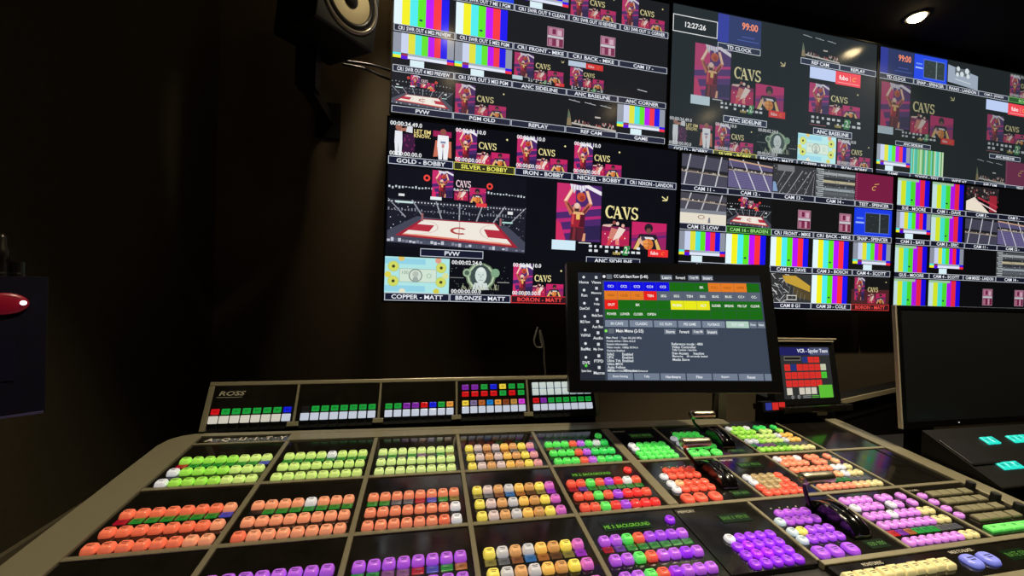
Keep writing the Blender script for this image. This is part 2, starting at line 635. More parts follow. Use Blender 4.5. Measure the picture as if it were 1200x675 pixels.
def p_smpte(A):
    g = (132, 138, 152)
    cs = [g, (196, 206, 236), (222, 222, 40), (62, 226, 222), (80, 226, 20), (176, 0, 240), (240, 30, 50), (6, 0, 230), g]
    xs = [0, 0.13, 0.245, 0.355, 0.46, 0.565, 0.67, 0.775, 0.885, 1.0]
    for i, c in enumerate(cs):
        A.rect(xs[i], 0.0, xs[i + 1], 0.62, c, False)
    A.layer += 1
    A.rect(0, 0.62, 0.13, 0.69, (60, 230, 230), False)
    A.rect(0, 0.69, 0.13, 0.78, (235, 235, 20), False)
    A.rect(0.13, 0.64, 0.24, 0.70, (150, 20, 60), False)
    A.rect(0.13, 0.70, 0.24, 0.80, (70, 0, 220), False)
    A.rect(0.24, 0.62, 0.885, 0.69, (150, 166, 180), False)
    A.rect(0.24, 0.69, 0.885, 0.78, (222, 228, 248), False)
    A.rect(0.885, 0.62, 1, 0.70, (20, 0, 230), False)
    A.rect(0.885, 0.70, 1, 0.79, (240, 30, 50), False)
    A.rect(0.28, 0.80, 0.51, 1.0, (214, 238, 246))


def p_dark(A):
    pass


def p_dash(A):
    A.line((0.40, 0.66), (0.60, 0.70), 0.025, (190, 190, 190))


def scorecube(A, x0, y0, x1, y1):
    m = sub(A, x0, y0, x1, y1)
    R = lambda a, b, c, d, col: A.poly([m(a, d), m(c, d), m(c, b), m(a, b)], col)
    R(0, 0, 1, 1, (128, 28, 66))
    R(0.08, 0.05, 0.92, 0.42, (206, 130, 160))
    R(0.30, 0.10, 0.52, 0.36, (120, 20, 60))
    R(0.62, 0.14, 0.86, 0.40, (236, 190, 210))
    R(0, 0.44, 1, 0.56, (226, 226, 232))
    R(0.08, 0.62, 0.30, 0.95, (196, 120, 146))
    R(0.55, 0.60, 0.72, 0.95, (226, 170, 190))
    A.frame(x0, y0, x1, y1, 0.02, (200, 150, 170))


def p_score_front(A):
    scorecube(A, 0.62, 0.26, 0.93, 0.92)


def p_score_back(A):
    scorecube(A, 0.63, 0.26, 0.93, 0.92)


def court(A, L, R, tl, tr, br, bl, logo=True):
    """a basketball court seen in perspective: four corners"""
    def q(u, v):
        a = [tl[i] + (tr[i] - tl[i]) * u for i in (0, 1)]
        b = [bl[i] + (br[i] - bl[i]) * u for i in (0, 1)]
        return (a[0] + (b[0] - a[0]) * v, a[1] + (b[1] - a[1]) * v)

    def Q(u0, v0, u1, v1, c):
        A.poly([q(u0, v1), q(u1, v1), q(u1, v0), q(u0, v0)], c)
    Q(-0.04, -0.06, 1.04, 1.10, (150, 24, 36))
    Q(0.0, 0.0, 1.0, 1.0, (238, 230, 218))
    Q(0.0, 0.30, 0.20, 0.70, (176, 34, 46))
    Q(0.80, 0.30, 1.0, 0.70, (176, 34, 46))
    Q(0.0, 0.92, 1.0, 1.0, (226, 120, 90))
    Q(0.495, 0.0, 0.505, 1.0, (190, 150, 140))
    for s, cx in ((1, 0.0), (-1, 1.0)):
        for k in range(10):
            a0, a1 = math.radians(-90 + 18 * k), math.radians(-90 + 18 * (k + 1))
            A.poly([q(cx + s * 0.27 * math.cos(a0), 0.5 + 0.46 * math.sin(a0)), q(cx + s * 0.27 * math.cos(a1), 0.5 + 0.46 * math.sin(a1)),
                    q(cx + s * 0.255 * math.cos(a1), 0.5 + 0.44 * math.sin(a1)), q(cx + s * 0.255 * math.cos(a0), 0.5 + 0.44 * math.sin(a0))], (214, 190, 176), False)
        A.layer += 1
    if logo:
        for k in range(12):
            a0, a1 = math.radians(40 + 270 * k / 12), math.radians(40 + 270 * (k + 1) / 12)
            A.poly([q(0.5 + 0.10 * math.cos(a0), 0.5 - 0.20 * math.sin(a0)), q(0.5 + 0.10 * math.cos(a1), 0.5 - 0.20 * math.sin(a1)),
                    q(0.5 + 0.065 * math.cos(a1), 0.5 - 0.12 * math.sin(a1)), q(0.5 + 0.065 * math.cos(a0), 0.5 - 0.12 * math.sin(a0))], (170, 60, 50), False)
        A.layer += 1


def p_arena(A, big=False):
    rnd = random.Random(11)
    A.rect(0, 0, 1, 1, (4, 4, 6))
    # seating bowl
    A.poly([(0, 0.95), (1, 0.95), (1, 0.42), (0.78, 0.46), (0.22, 0.46), (0, 0.42)], (15, 16, 21))
    A.poly([(0, 0.46), (1, 0.46), (1, 0.40), (0, 0.40)], (28, 29, 35))
    for k in range(7):
        x = 0.06 + 0.147 * k
        A.line((0.5 + (x - 0.5) * 1.15, 0.40), (0.5 + (x - 0.5) * 0.86, 0.62), 0.016, (150, 152, 160), False)
    A.layer += 1
    for k in range(150 if big else 40):
        x, y = rnd.random(), 0.44 + rnd.random() * 0.5
        A.rect(x, y, x + 0.006, y + 0.012, rnd.choice([(150, 155, 170), (90, 92, 110), (60, 62, 78), (200, 200, 210)]), False)
    for k in range(44 if big else 18):
        x = k / (44 if big else 18)
        A.rect(x, 0.20 + 0.06 * abs(0.5 - x) + 0.02 * rnd.random(), x + 0.012, 0.225 + 0.06 * abs(0.5 - x) + 0.02 * rnd.random(), (190, 200, 205), False)
        A.rect(x, 0.42, x + 0.008, 0.435, (210, 215, 220), False)
        A.rect(x, 0.50 + 0.03 * rnd.random(), x + 0.010, 0.54, (120, 124, 134), False)
    A.layer += 1
    A.rect(0.05, 0.42, 0.17, 0.445, (200, 226, 222), False)
    A.rect(0.82, 0.60, 0.90, 0.62, (170, 220, 206), False)
    A.rect(0.07, 0.33, 0.11, 0.36, (226, 226, 226), False)
    A.rect(0.86, 0.46, 0.90, 0.50, (226, 226, 226), False)
    A.layer += 1
    # scoreboard screens
    dunk_photo(A, 0.30, 0.0, 0.45, 0.34)
    serif_word(A, 0.47, 0.10, 0.58, 0.19, (250, 214, 224))
    run_photo(A, 0.46, 0.2, 0.56, 0.36)
    ball_photo(A, 0.57, 0.18, 0.69, 0.38)
    A.rect(0.29, 0.34, 0.37, 0.38, (230, 240, 240))
    A.rect(0.62, 0.38, 0.70, 0.43, (226, 50, 52))
    for x, y in ((0.262, 0.11), (0.718, 0.15)):
        A.ring(x, y, 0.042, 0.022, (240, 60, 44))
    # floor
    A.poly([(0.0, 0.94), (1.0, 1.0), (1.0, 0.86), (0.86, 0.66), (0.2, 0.60), (0.0, 0.80)], (58, 60, 72))
    court(A, 0, 1, (0.25, 0.64), (0.76, 0.64), (0.90, 0.91), (0.10, 0.84))
    for k in range(40 if big else 14):
        x = k / (40 if big else 14)
        y = 0.88 + 0.06 * x
        A.rect(x, y + 0.03 * rnd.random(), x + 0.02, y + 0.04 + 0.02 * rnd.random(), rnd.choice([(190, 194, 206), (120, 124, 140), (70, 74, 90)]), False)
    A.layer += 1
    for x in (0.23, 0.80):
        A.rect(x, 0.56, x + 0.015, 0.66, (150, 90, 90))


def p_arena_big(A):
    p_arena(A, True)


def p_refcam(A):
    for k in range(3):
        x = 0.05 + 0.31 * k
        A.line((x, 0.08 + 0.03 * k), (x + 0.22, 0.13 + 0.03 * k), 0.02, (214, 216, 220), False)
        A.line((x + 0.1, 0.06 + 0.03 * k), (x + 0.16, 0.13 + 0.03 * k), 0.012, (160, 164, 170), False)
    A.layer += 1
    A.poly([(0.02, 0.96), (0.12, 0.96), (0.08, 0.55), (0.05, 0.40)], (146, 124, 78))
    A.poly([(0.04, 0.70), (0.08, 0.70), (0.07, 0.5), (0.05, 0.45)], (70, 110, 80))
    A.rect(0.57, 0.55, 0.68, 0.60, (220, 210, 200))
    rnd = random.Random(5)
    for k in range(30):
        x = 0.15 + 0.82 * rnd.random()
        y = 0.72 + 0.16 * rnd.random()
        A.rect(x, y, x + 0.022, y + 0.08, rnd.choice([(170, 60, 50), (210, 180, 160), (120, 50, 44), (226, 220, 214)]), False)
    A.layer += 1
    A.poly([(0.12, 0.90), (1.0, 1.0), (1.0, 0.94), (0.12, 0.84)], (214, 204, 192))


def standing(A, cx, y0, y1, skin, kit, scale=1.0):
    h = y1 - y0
    w = 0.075 * scale
    A.poly([(cx - w * 0.7, y1), (cx - 0.1 * w, y1), (cx, y0 + 0.55 * h), (cx - w, y0 + 0.52 * h)], kit)
    A.poly([(cx + 0.1 * w, y1), (cx + w * 0.8, y1), (cx + w, y0 + 0.52 * h), (cx, y0 + 0.55 * h)], kit)
    A.poly([(cx - w, y0 + 0.6 * h), (cx + w, y0 + 0.6 * h), (cx + w * 0.9, y0 + 0.22 * h), (cx - w * 0.9, y0 + 0.22 * h)], kit)
    A.disc(cx, y0 + 0.11 * h, 0.10 * h, skin)
    return w


def p_players(A):
    rnd = random.Random(2)
    A.rect(0.22, 0.35, 0.40, 0.9, (48, 14, 40))
    for k in range(14):
        x, y = 0.1 + 0.3 * rnd.random(), 0.3 + 0.6 * rnd.random()
        A.rect(x, y, x + 0.02, y + 0.05, (110, 30, 80), False)
    A.layer += 1
    w = standing(A, 0.15, 0.10, 0.98, (150, 88, 66), (230, 234, 240), 0.8)
    A.poly([(0.17, 0.30), (0.33, 0.26), (0.32, 0.17), (0.18, 0.22)], (170, 104, 80))
    A.poly([(0.26, 0.30), (0.36, 0.32), (0.36, 0.14), (0.28, 0.14)], (216, 220, 226))
    A.text('LET EM', 0.385, 0.20, 0.64, 0.31, (240, 216, 130))
    A.text('KNOW.', 0.385, 0.32, 0.64, 0.43, (240, 216, 130))
    A.rect(0.68, 0.18, 0.97, 0.34, (150, 24, 70))
    A.poly([(0.69, 0.92), (0.76, 0.90), (0.80, 0.45), (0.72, 0.45)], (196, 104, 74))
    A.poly([(0.92, 0.90), (0.98, 0.92), (0.97, 0.45), (0.89, 0.45)], (196, 104, 74))
    standing(A, 0.84, 0.10, 0.98, (140, 70, 52), (238, 240, 244), 1.25)
    A.rect(0.80, 0.46, 0.88, 0.52, (120, 130, 160))
    A.rect(0.82, 0.54, 0.86, 0.64, (200, 130, 130))
    timecodes(A, '00:00:34.49.0')


def p_bill(A):
    A.rect(0, 0, 1, 1, (170, 226, 226))
    A.rect(0.0, 0.04, 0.62, 0.20, (140, 206, 226), False)
    A.rect(0.0, 0.80, 0.62, 0.96, (140, 206, 226), False)
    A.layer += 1
    A.rect(0.22, 0.32, 0.80, 0.70, (206, 226, 206))
    A.frame(0.22, 0.32, 0.80, 0.70, 0.012, (140, 160, 140))
    for x, y in ((0.13, 0.27), (0.13, 0.68), (0.87, 0.27), (0.87, 0.68)):
        A.disc(x, y, 0.155, (170, 200, 120))
        A.disc(x, y, 0.135, (206, 214, 84))
        A.disc(x, y, 0.045, (56, 52, 20))
    for x, y, c in ((0.05, 0.5, (220, 206, 60)), (0.94, 0.5, (214, 220, 140)), (0.25, 0.03, (220, 190, 90)), (0.82, 0.06, (220, 150, 120)), (0.27, 0.97, (226, 226, 196)), (0.80, 0.95, (206, 200, 60))):
        A.disc(x, y, 0.09, c, n=9)
    A.disc(0.47, 0.51, 0.19, (120, 136, 124))
    A.disc(0.47, 0.51, 0.16, (206, 220, 204))
    A.disc(0.47, 0.47, 0.085, (176, 186, 172))
    A.poly([(0.42, 0.66), (0.52, 0.66), (0.50, 0.55), (0.44, 0.55)], (150, 164, 156))
    A.ring(0.68, 0.51, 0.07, 0.02, (150, 186, 160))
    A.text('100', 0.26, 0.38, 0.36, 0.48, (150, 170, 150))


def p_franklin(A):
    rnd = random.Random(8)
    for k in range(40):
        x, y = rnd.random(), rnd.random()
        A.rect(x, y, x + 0.012, y + 0.02, (90, 110, 96), False)
    A.layer += 1
    A.rect(0.0, 0.52, 0.22, 0.54, (110, 120, 112), False)
    A.rect(0.78, 0.62, 0.98, 0.64, (150, 156, 146), False)
    A.layer += 1
    for r, c in ((0.44, (96, 120, 84)), (0.40, (176, 196, 160)), (0.34, (84, 104, 78)), (0.30, (150, 170, 140))):
        A.disc(0.50, 0.48, r, c, ry=r * 0.92)
    A.disc(0.27, 0.38, 0.12, (150, 176, 140))
    A.disc(0.27, 0.38, 0.07, (70, 90, 70))
    A.disc(0.74, 0.36, 0.13, (120, 160, 120))
    A.disc(0.50, 0.48, 0.30, (52, 66, 60), ry=0.36)
    A.poly([(0.36, 0.86), (0.64, 0.86), (0.60, 0.66), (0.40, 0.66)], (206, 216, 214))
    A.disc(0.5, 0.44, 0.17, (206, 220, 214), ry=0.24)
    A.disc(0.5, 0.28, 0.11, (220, 228, 224), ry=0.06)
    for x in (0.465, 0.535):
        A.disc(x, 0.42, 0.018, (110, 126, 120), n=8)
    A.rect(0.485, 0.44, 0.515, 0.52, (176, 192, 186))
    A.rect(0.46, 0.57, 0.54, 0.585, (120, 134, 128))
    for k in range(26):
        a = k / 26
        x = 0.18 + 0.64 * a
        A.line((x, 0.86), (x + 0.05 * rnd.uniform(-1, 1), 0.78 - 0.1 * rnd.random()), 0.014, rnd.choice([(150, 160, 120), (96, 108, 84), (200, 204, 160)]), False)
    A.layer += 1
    timecodes(A, '00:00:02.24.0')


def p_clockblue(A):
    A.rect(0, 0, 1, 1, (16, 22, 70))
    A.rect(0, 0, 0.25, 1, (20, 26, 130))
    A.text('99:00', 0.55, 0.16, 0.92, 0.42, (255, 128, 76))
    A.rect(0.55, 0.66, 0.85, 0.70, (40, 50, 130), False)
    A.rect(0.45, 0.80, 0.95, 0.83, (40, 60, 140))


def p_snap(A):
    A.rect(0, 0, 1, 1, (10, 44, 226))
    A.rect(0.28, 0.14, 0.94, 0.90, (24, 30, 30))
    A.frame(0.28, 0.14, 0.94, 0.90, 0.03, (60, 90, 220))
    A.rect(0.66, 0.16, 0.69, 0.88, (110, 124, 130))
    A.rect(0.06, 0.34, 0.24, 0.40, (90, 130, 240), False)
    A.rect(0.04, 0.50, 0.26, 0.56, (150, 180, 250))
    rnd = random.Random(4)
    for k in range(14):
        x, y = 0.32 + 0.55 * rnd.random(), 0.2 + 0.6 * rnd.random()
        A.rect(x, y, x + 0.04, y + 0.015, (60, 70, 76), False)
    A.layer += 1


def p_redlogo(A):
    A.rect(0, 0, 1, 1, (126, 14, 58))
    for k in range(12):
        A.rect(0.0, k / 12, 0.05, k / 12 + 0.04, (160, 60, 96), False)
    A.layer += 1
    sketch_c(A, 0.50, 0.50, 0.11, (232, 176, 84))
    A.line((0.5, 0.36), (0.62, 0.32), 0.03, (232, 176, 84))


def p_piano(A):
    A.poly([(0.02, 0.86), (0.98, 1.0), (0.98, 0.42), (0.02, 0.16)], (140, 152, 170))
    A.rect(0.24, 0.24, 0.72, 0.52, (70, 80, 86))
    for x, y, r in ((0.34, 0.26, 0.10), (0.62, 0.30, 0.12), (0.46, 0.46, 0.11), (0.66, 0.50, 0.1), (0.32, 0.5, 0.09)):
        A.disc(x, y, r, (206, 216, 220), n=8)
    A.line((0.25, 0.7), (0.75, 0.8), 0.04, (186, 196, 204))


def p_stripes(A):
    rnd = random.Random(6)
    pal = [(70, 150, 60), (120, 190, 110), (60, 170, 140), (96, 176, 70), (180, 206, 160), (50, 130, 60), (80, 200, 180)]
    x = 0
    while x < 1:
        w = rnd.uniform(0.012, 0.05)
        A.rect(x, 0, min(1, x + w), 1, rnd.choice(pal), False)
        x += w
    A.layer += 1


def seats(A, base, hi, n, slope, tiers, seed, rail=True):
    rnd = random.Random(seed)
    A.rect(0, 0, 1, 1, (20, 21, 24))
    for (y0, y1) in tiers:
        A.poly([(0, y1), (1, y1 + 0.06), (1, y0 + 0.06), (0, y0)], base)
        for k in range(9):
            y = y0 + (y1 - y0) * k / 9
            A.poly([(0, y + 0.018), (1, y + 0.078), (1, y + 0.06), (0, y)], tuple(v * 0.72 for v in base), False)
        A.layer += 1
    for k in range(n):
        x = (k + 0.4) / n
        A.line((x + slope * 0.5, 0.0), (x - slope * 0.5, 1.0), 0.05, hi, False)
    A.layer += 1
    if rail:
        for (y0, y1) in tiers[1:]:
            A.line((0, y0 - 0.03), (1, y0 + 0.03), 0.04, (150, 140, 132))
            for k in range(24):
                A.disc(k / 24 + 0.02, y0 - 0.06 + 0.06 * k / 24, 0.03, rnd.choice([(60, 52, 50), (170, 150, 130), (200, 190, 180), (110, 90, 80)]), n=6, step=False)
            A.layer += 1


def p_seats_a(A):
    seats(A, (66, 66, 84), (190, 190, 196), 3, 0.12, [(0.02, 0.42), (0.60, 0.98)], 1)


def p_seats_b(A):
    seats(A, (96, 88, 134), (196, 196, 206), 3, -0.3, [(0.05, 0.26), (0.40, 0.95)], 2)
    A.line((0, 0.03), (1, 0.16), 0.05, (190, 150, 120))


def p_seats_c(A):
    A.rect(0, 0, 1, 1, (42, 43, 46))
    for k in range(6):
        x = 0.1 + 0.2 * k
        A.line((x + 0.2, 0.15), (x - 0.15, 1.0), 0.03, (150, 152, 156), False)
    A.layer += 1
    rnd = random.Random(21)
    for k in range(70):
        x, y = rnd.random(), rnd.random()
        A.rect(x, y, x + 0.02, y + 0.03, rnd.choice([(96, 98, 104), (30, 30, 32), (150, 150, 154)]), False)
    A.layer += 1
    A.poly([(0, 0.95), (0.12, 0.95), (0.06, 0.62), (0, 0.62)], (120, 150, 190))
    A.rect(0.1, 0.02, 0.5, 0.22, (110, 112, 116))


def p_seats_d(A):
    A.rect(0, 0, 1, 1, (66, 70, 72))
    rnd = random.Random(31)
    for y, c in ((0.1, (150, 156, 158)), (0.28, (36, 38, 42)), (0.38, (176, 166, 130)), (0.50, (40, 42, 46)), (0.66, (140, 150, 156)), (0.8, (80, 86, 92))):
        A.rect(0.18, y, 1.0, y + 0.09, c, False)
    A.layer += 1
    for k in range(14):
        A.rect(0.02 + 0.02 * (k % 3), k / 14, 0.2, k / 14 + 0.03, (176, 182, 184), False)
    for k in range(60):
        x, y = 0.2 + 0.8 * rnd.random(), rnd.random()
        A.rect(x, y, x + 0.02, y + 0.03, rnd.choice([(170, 176, 180), (30, 32, 34), (90, 96, 100)]), False)
    A.layer += 1


def p_court_low(A):
    seats(A, (76, 74, 88), (180, 182, 186), 3, 0.2, [(0.0, 0.18), (0.28, 0.52)], 9)
    A.rect(0, 0.54, 1, 0.66, (120, 124, 134))
    A.rect(0, 0.66, 1, 1.0, (226, 218, 200))
    A.ring(0.46, 0.78, 0.13, 0.035, (150, 110, 90), ry=0.07)
    A.poly([(0.60, 0.96), (0.66, 0.96), (0.65, 0.78), (0.62, 0.78)], (110, 110, 120))


def p_court_side(A):
    A.rect(0, 0, 1, 0.5, (28, 24, 24))
    rnd = random.Random(13)
    for k in range(60):
        x, y = rnd.random(), 0.6 * rnd.random()
        A.rect(x, y, x + 0.04, y + 0.07, rnd.choice([(110, 40, 44), (60, 52, 52), (160, 140, 130), (40, 34, 36)]), False)
    A.layer += 1
    A.rect(0.72, 0.3, 0.95, 0.95, (150, 30, 44))
    A.poly([(0, 0.95), (0.72, 1.0), (0.25, 0.42), (0, 0.6)], (232, 220, 200))
    A.line((0.2, 0.5), (0.95, 0.92), 0.05, (230, 200, 200))
    A.line((0.35, 0.42), (0.98, 0.74), 0.07, (176, 40, 56))


def p_stair(A):
    A.rect(0, 0, 1, 1, (36, 36, 36))
    rnd = random.Random(17)
    for k in range(40):
        x, y = 0.4 * rnd.random(), rnd.random()
        A.line((x, y), (x + 0.1, y + 0.2 * rnd.uniform(-1, 1)), 0.02, rnd.choice([(150, 156, 160), (90, 94, 98), (210, 210, 210)]), False)
    A.layer += 1
    A.poly([(0.38, 0.30), (0.98, 0.62), (0.98, 0.40), (0.62, 0.06), (0.30, 0.06)], (190, 150, 40))
    A.poly([(0.62, 0.80), (1, 0.92), (1, 0.66), (0.55, 0.42)], (70, 56, 26))
    for k in range(5):
        A.line((0.50 + 0.09 * k, 0.40 + 0.08 * k), (0.44 + 0.1 * k, 0.9), 0.015, (120, 124, 120), False)
    A.layer += 1
    A.frame(0.42, 0.74, 0.66, 0.92, 0.03, (206, 206, 200))


CAPSTYLE = {'c': ((206, 214, 226), (12, 14, 30), (232, 236, 244)), 'yellow': ((226, 222, 60), (40, 40, 12), (240, 236, 90)),
            'red': ((236, 44, 40), (40, 6, 8), (244, 62, 56)), 'green': ((90, 200, 70), (20, 60, 14), (150, 226, 120)), 'clock': ((226, 228, 228), (0, 0, 0), (236, 238, 238))}


def caption(A, s, style):
    fr, bgc, tx = CAPSTYLE[style]
    A.rect(0, 0, 1, 1, bgc)
    A.frame(0, 0, 1, 1, 0.075 if style != 'clock' else 0.045, fr)
    if style == 'clock':
        A.text(s, 0.2, 0.34, 0.8, 0.66, tx)
    else:
        A.text(s, 0.07, 0.22, 0.93, 0.78, tx, stretch=1.18)


# ------------------------------------------------------------------ room shell
def slab(name, b, material):
    o = box_obj(name, b, material)
    o['kind'] = 'structure'
    return o


slab('floor', (LEFT_X, RIGHT_X, FRONT_Y, WALL_Y, -0.06, 0.0), M_FLOOR)
slab('ceiling', (LEFT_X, RIGHT_X, FRONT_Y, WALL_Y, ROOM_H, ROOM_H + 0.06), M_CEIL)
slab('wall_back', (LEFT_X - 0.08, RIGHT_X + 0.08, WALL_Y, WALL_Y + 0.08, 0, ROOM_H), M_WALL)
slab('wall_left', (LEFT_X - 0.08, LEFT_X, FRONT_Y, WALL_Y, 0, ROOM_H), M_WALL_L)
slab('wall_right', (RIGHT_X, RIGHT_X + 0.08, FRONT_Y, WALL_Y, 0, ROOM_H), M_WALL_L)

# ------------------------------------------------------------------ wall monitors
CW, CH = 0.2, 0.25


def cell(i, j, w=1, h=1):
    """picture and caption rectangles of the 5 x 4 grid"""
    return (i * CW, j * CH + 0.006, (i + w) * CW - 0.003, (j + h) * CH - 0.046), (i * CW + 0.001, (j + h) * CH - 0.0455, (i + w) * CW - 0.001, (j + h) * CH - 0.002)


def grid(rows):
    out = []
    for j, row in enumerate(rows):
        for i, e in enumerate(row):
            if not e:
                continue
            kind, cap = e[0], e[1]
            p, c = cell(i, j)
            if kind:
                out.append(('p', kind) + p)
            if cap:
                st = e[2] if len(e) > 2 else 'c'
                out.append(('c:' + st if st != 'c' else 'c', cap) + c)
    return out


TV = {}
TV['TL'] = grid([
    [('bars', 'CR1 SWR OUT 8 ME1 PREVIEW'), ('snap', 'CR1 SWR OUT 7 ME 1 PGM'), ('smpte', 'CR1 SWR OUT 9 CLEAN'), ('collage', 'CR1 SWR OUT 10 REVERSE'), ('collage', 'CR1 SWR OUT 11 CORNER')],
    [('bars', 'CR1 SWR OUT 6 ME2 PREVIEW'), ('bars', 'CR1 SWR OUT 5 ME2 PGM'), ('score_front', 'CR1 FRONT - MIKE'), ('score_back', 'CR1 BACK - MIKE'), ('dark', 'CAM 17 -')],
    [('smpte', 'CR1 SWR OUT 4 ME3 PREVIEW'), ('smpte', 'CR1 SWR OUT 3 ME3 PGM'), ('collage_full', 'ANC SIDELINE'), ('collage_red', 'ANC BASELINE'), ('dash', 'ANC CORNER')],
    [('arena', 'PVW'), ('collage', 'PGM OLD'), ('dark', 'REPLAY'), ('refcam', 'REF CAM'), ('smpte', 'GAME')]])
TV['TM'] = [('c:clock', '12:27:26', 0.004, 0.068, 0.2, 0.185), ('p', 'clockblue', 0.201, 0.004, 0.402, 0.199), ('c', 'TD CLOCK', 0.203, 0.205, 0.402, 0.25),
            ('p', 'collage_full', 0.09, 0.222, 0.546, 0.69), ('c', 'ANC SIDELINE', 0.24, 0.705, 0.444, 0.752),
            ('p', 'refcam', 0.598, 0.02, 0.799, 0.2), ('c', 'REF CAM', 0.6, 0.203, 0.799, 0.248), ('c', 'REPLAY', 0.801, 0.203, 0.998, 0.248),
            ('p', 'sponsor', 0.648, 0.252, 0.915, 0.355), ('p', 'collage', 0.64, 0.36, 0.94, 0.59), ('p', 'scorebar', 0.655, 0.604, 0.941, 0.69), ('c', 'ANC BASELINE', 0.676, 0.702, 0.879, 0.752)
            ] + [(k, n, a, b, c, d) for (k, n, a, b, c, d) in grid([[], [], [], [
                ('players', 'GOLD - BOBBY'), ('collage_tc', 'SILVER - BOBBY', 'yellow'), ('franklin', 'BRONZE - MATT'), ('bill', 'COPPER - MATT'), ('collage_tc', 'IRON - BOBBY')]])]
TV['TR'] = grid([[('clockblue', 'TD CLOCK'), ('snap', 'SNAP - SPENCER'), ('piano', 'PIANO - LANDON'), ('dark', 'CAM A - JAYSON'), ('collage_tc', 'SILVER', 'green')], [], [],
                 [('smpte', 'GAME'), ('stripes', 'TODDS - TEST'), ('dark', 'WIDE HT'), ('refcam', 'REF CAM'), ('redlogo', 'TEST')]]) + [
    ('p', 'collage_full', 0.004, 0.256, 0.472, 0.705), ('c', 'ANC SIDELINE', 0.109, 0.7125, 0.316, 0.7475), ('p', 'sponsor', 0.653, 0.258, 0.943, 0.36),
    ('p', 'collage', 0.655, 0.37, 0.974, 0.6), ('p', 'scorebar', 0.666, 0.605, 0.966, 0.698), ('c', 'ANC BASELINE', 0.687, 0.71, 0.896, 0.7475)]
TV['BL'] = grid([[('players', 'GOLD - BOBBY'), ('collage_tc', 'SILVER - BOBBY', 'yellow'), ('collage_tc', 'IRON - BOBBY'), ('collage_tc', 'NICKEL - BOBBY'), ('dark', 'CR1 NIXON - LANDON')], [], [],
                 [('bill', 'COPPER - MATT'), ('franklin', 'BRONZE - MATT'), ('collage_tc', 'BORON - MATT', 'red'), ('dark', 'CAM 21 -'), None]]) + [
    ('p', 'arena_big', 0.004, 0.262, 0.442, 0.702), ('c', 'PVW', 0.105, 0.704, 0.304, 0.748), ('p', 'collage_full', 0.535, 0.256, 0.99, 0.702), ('c', 'ANC SIDELINE', 0.661, 0.704, 0.865, 0.748)]
TV['BM'] = grid([[('seats_a', 'CAM 11 -'), ('seats_b', 'CAM 12 -'), ('seats_c', 'CAM 13 -'), ('seats_d', 'CAM 14 -'), ('redlogo', 'TEST - SPENCER')],
                 [('court_low', 'CAM 15 LOW'), ('arena', 'CAM 16 - BRADEN', 'green'), ('score_front', 'CR1 FRONT - MIKE'), ('score_back', 'CR1 BACK - MIKE'), ('snap', 'SNAP - SPENCER')],
                 [('smpte', 'GAME'), ('bars', 'CAM 1 - LANDON'), ('bars', 'CAM 2 - DAVE'), ('bars', 'CAM 3 - BOSCH'), ('smpte', 'CAM 4 - SCOTT')],
                 [('dark', 'CAM 6 -'), ('dark', 'CAM 7 -'), ('stair', 'CAM 8 G1'), ('bars', 'CAM 20 - COLE'), ('collage_red2', 'BORON - MATT', 'red')]])
TV['BR'] = grid([[('bars2', 'SUE - MOORE'), ('bars2', 'CAM 1 - DAVE'), ('court_side', 'CAM 5 -'), ('dark', 'CAM 9 -'), ('dark', 'CAM 10 -')],
                 [('smpte', 'CAM 2 - BAYS'), ('bars2', 'CAM 3 - ERIC'), ('seats_a', 'CAM 11 -'), ('seats_b', 'CAM 12 -'), ('seats_c', 'CAM 13 -')],
                 [('bars2', 'GUS - MOORE'), ('smpte', 'CAM 4 - SCOTT'), ('dark', 'CAM MIXED - LANDON'), ('seats_d', 'CAM 14 -'), ('redlogo', 'TEST')],
                 [('bars2', 'GOLF - DEREK'), ('bars2', 'CAM 1 - LANDON'), ('score_front', 'CR1 FRONT - MIKE'), ('score_back', 'CR1 BACK - MIKE'), ('dark', 'CAM 17 -')]])

TW, TH = 1.21, 0.6806
# lower left corner of each display (x, front y, z above camera), black level, label
GAIN = {'TL': 0.84, 'TM': 0.74, 'TR': 0.6, 'BL': 1.0, 'BM': 0.85, 'BR': 0.8}
TVS = {
    'TL': ((-0.1686, 1.6009, 0.6690), (31, 32, 36), 'upper left wall monitor with colour bars and an arena preview in small tiles'),
    'TM': ((1.0579, 1.6009, 0.642), (42, 49, 53), 'upper middle wall monitor with a digital clock box and large cream lettering'),
    'TR': ((2.2845, 1.6009, 0.642), (34, 40, 41), 'upper right wall monitor with orange timer digits and a green striped tile'),
    'BL': ((-0.1654, 1.5075, -0.0726), (15, 16, 23), 'lower left wall monitor with a wide arena court view and banknote picture'),
    'BM': ((1.0641, 1.5075, -0.0726), (20, 20, 21), 'lower middle wall monitor with seating views, bars and a plain maroon tile'),
    'BR': ((2.2935, 1.5075, -0.0726), (11, 11, 13), 'lower right wall monitor with stacked colour bar tiles beside dark tiles'),
}
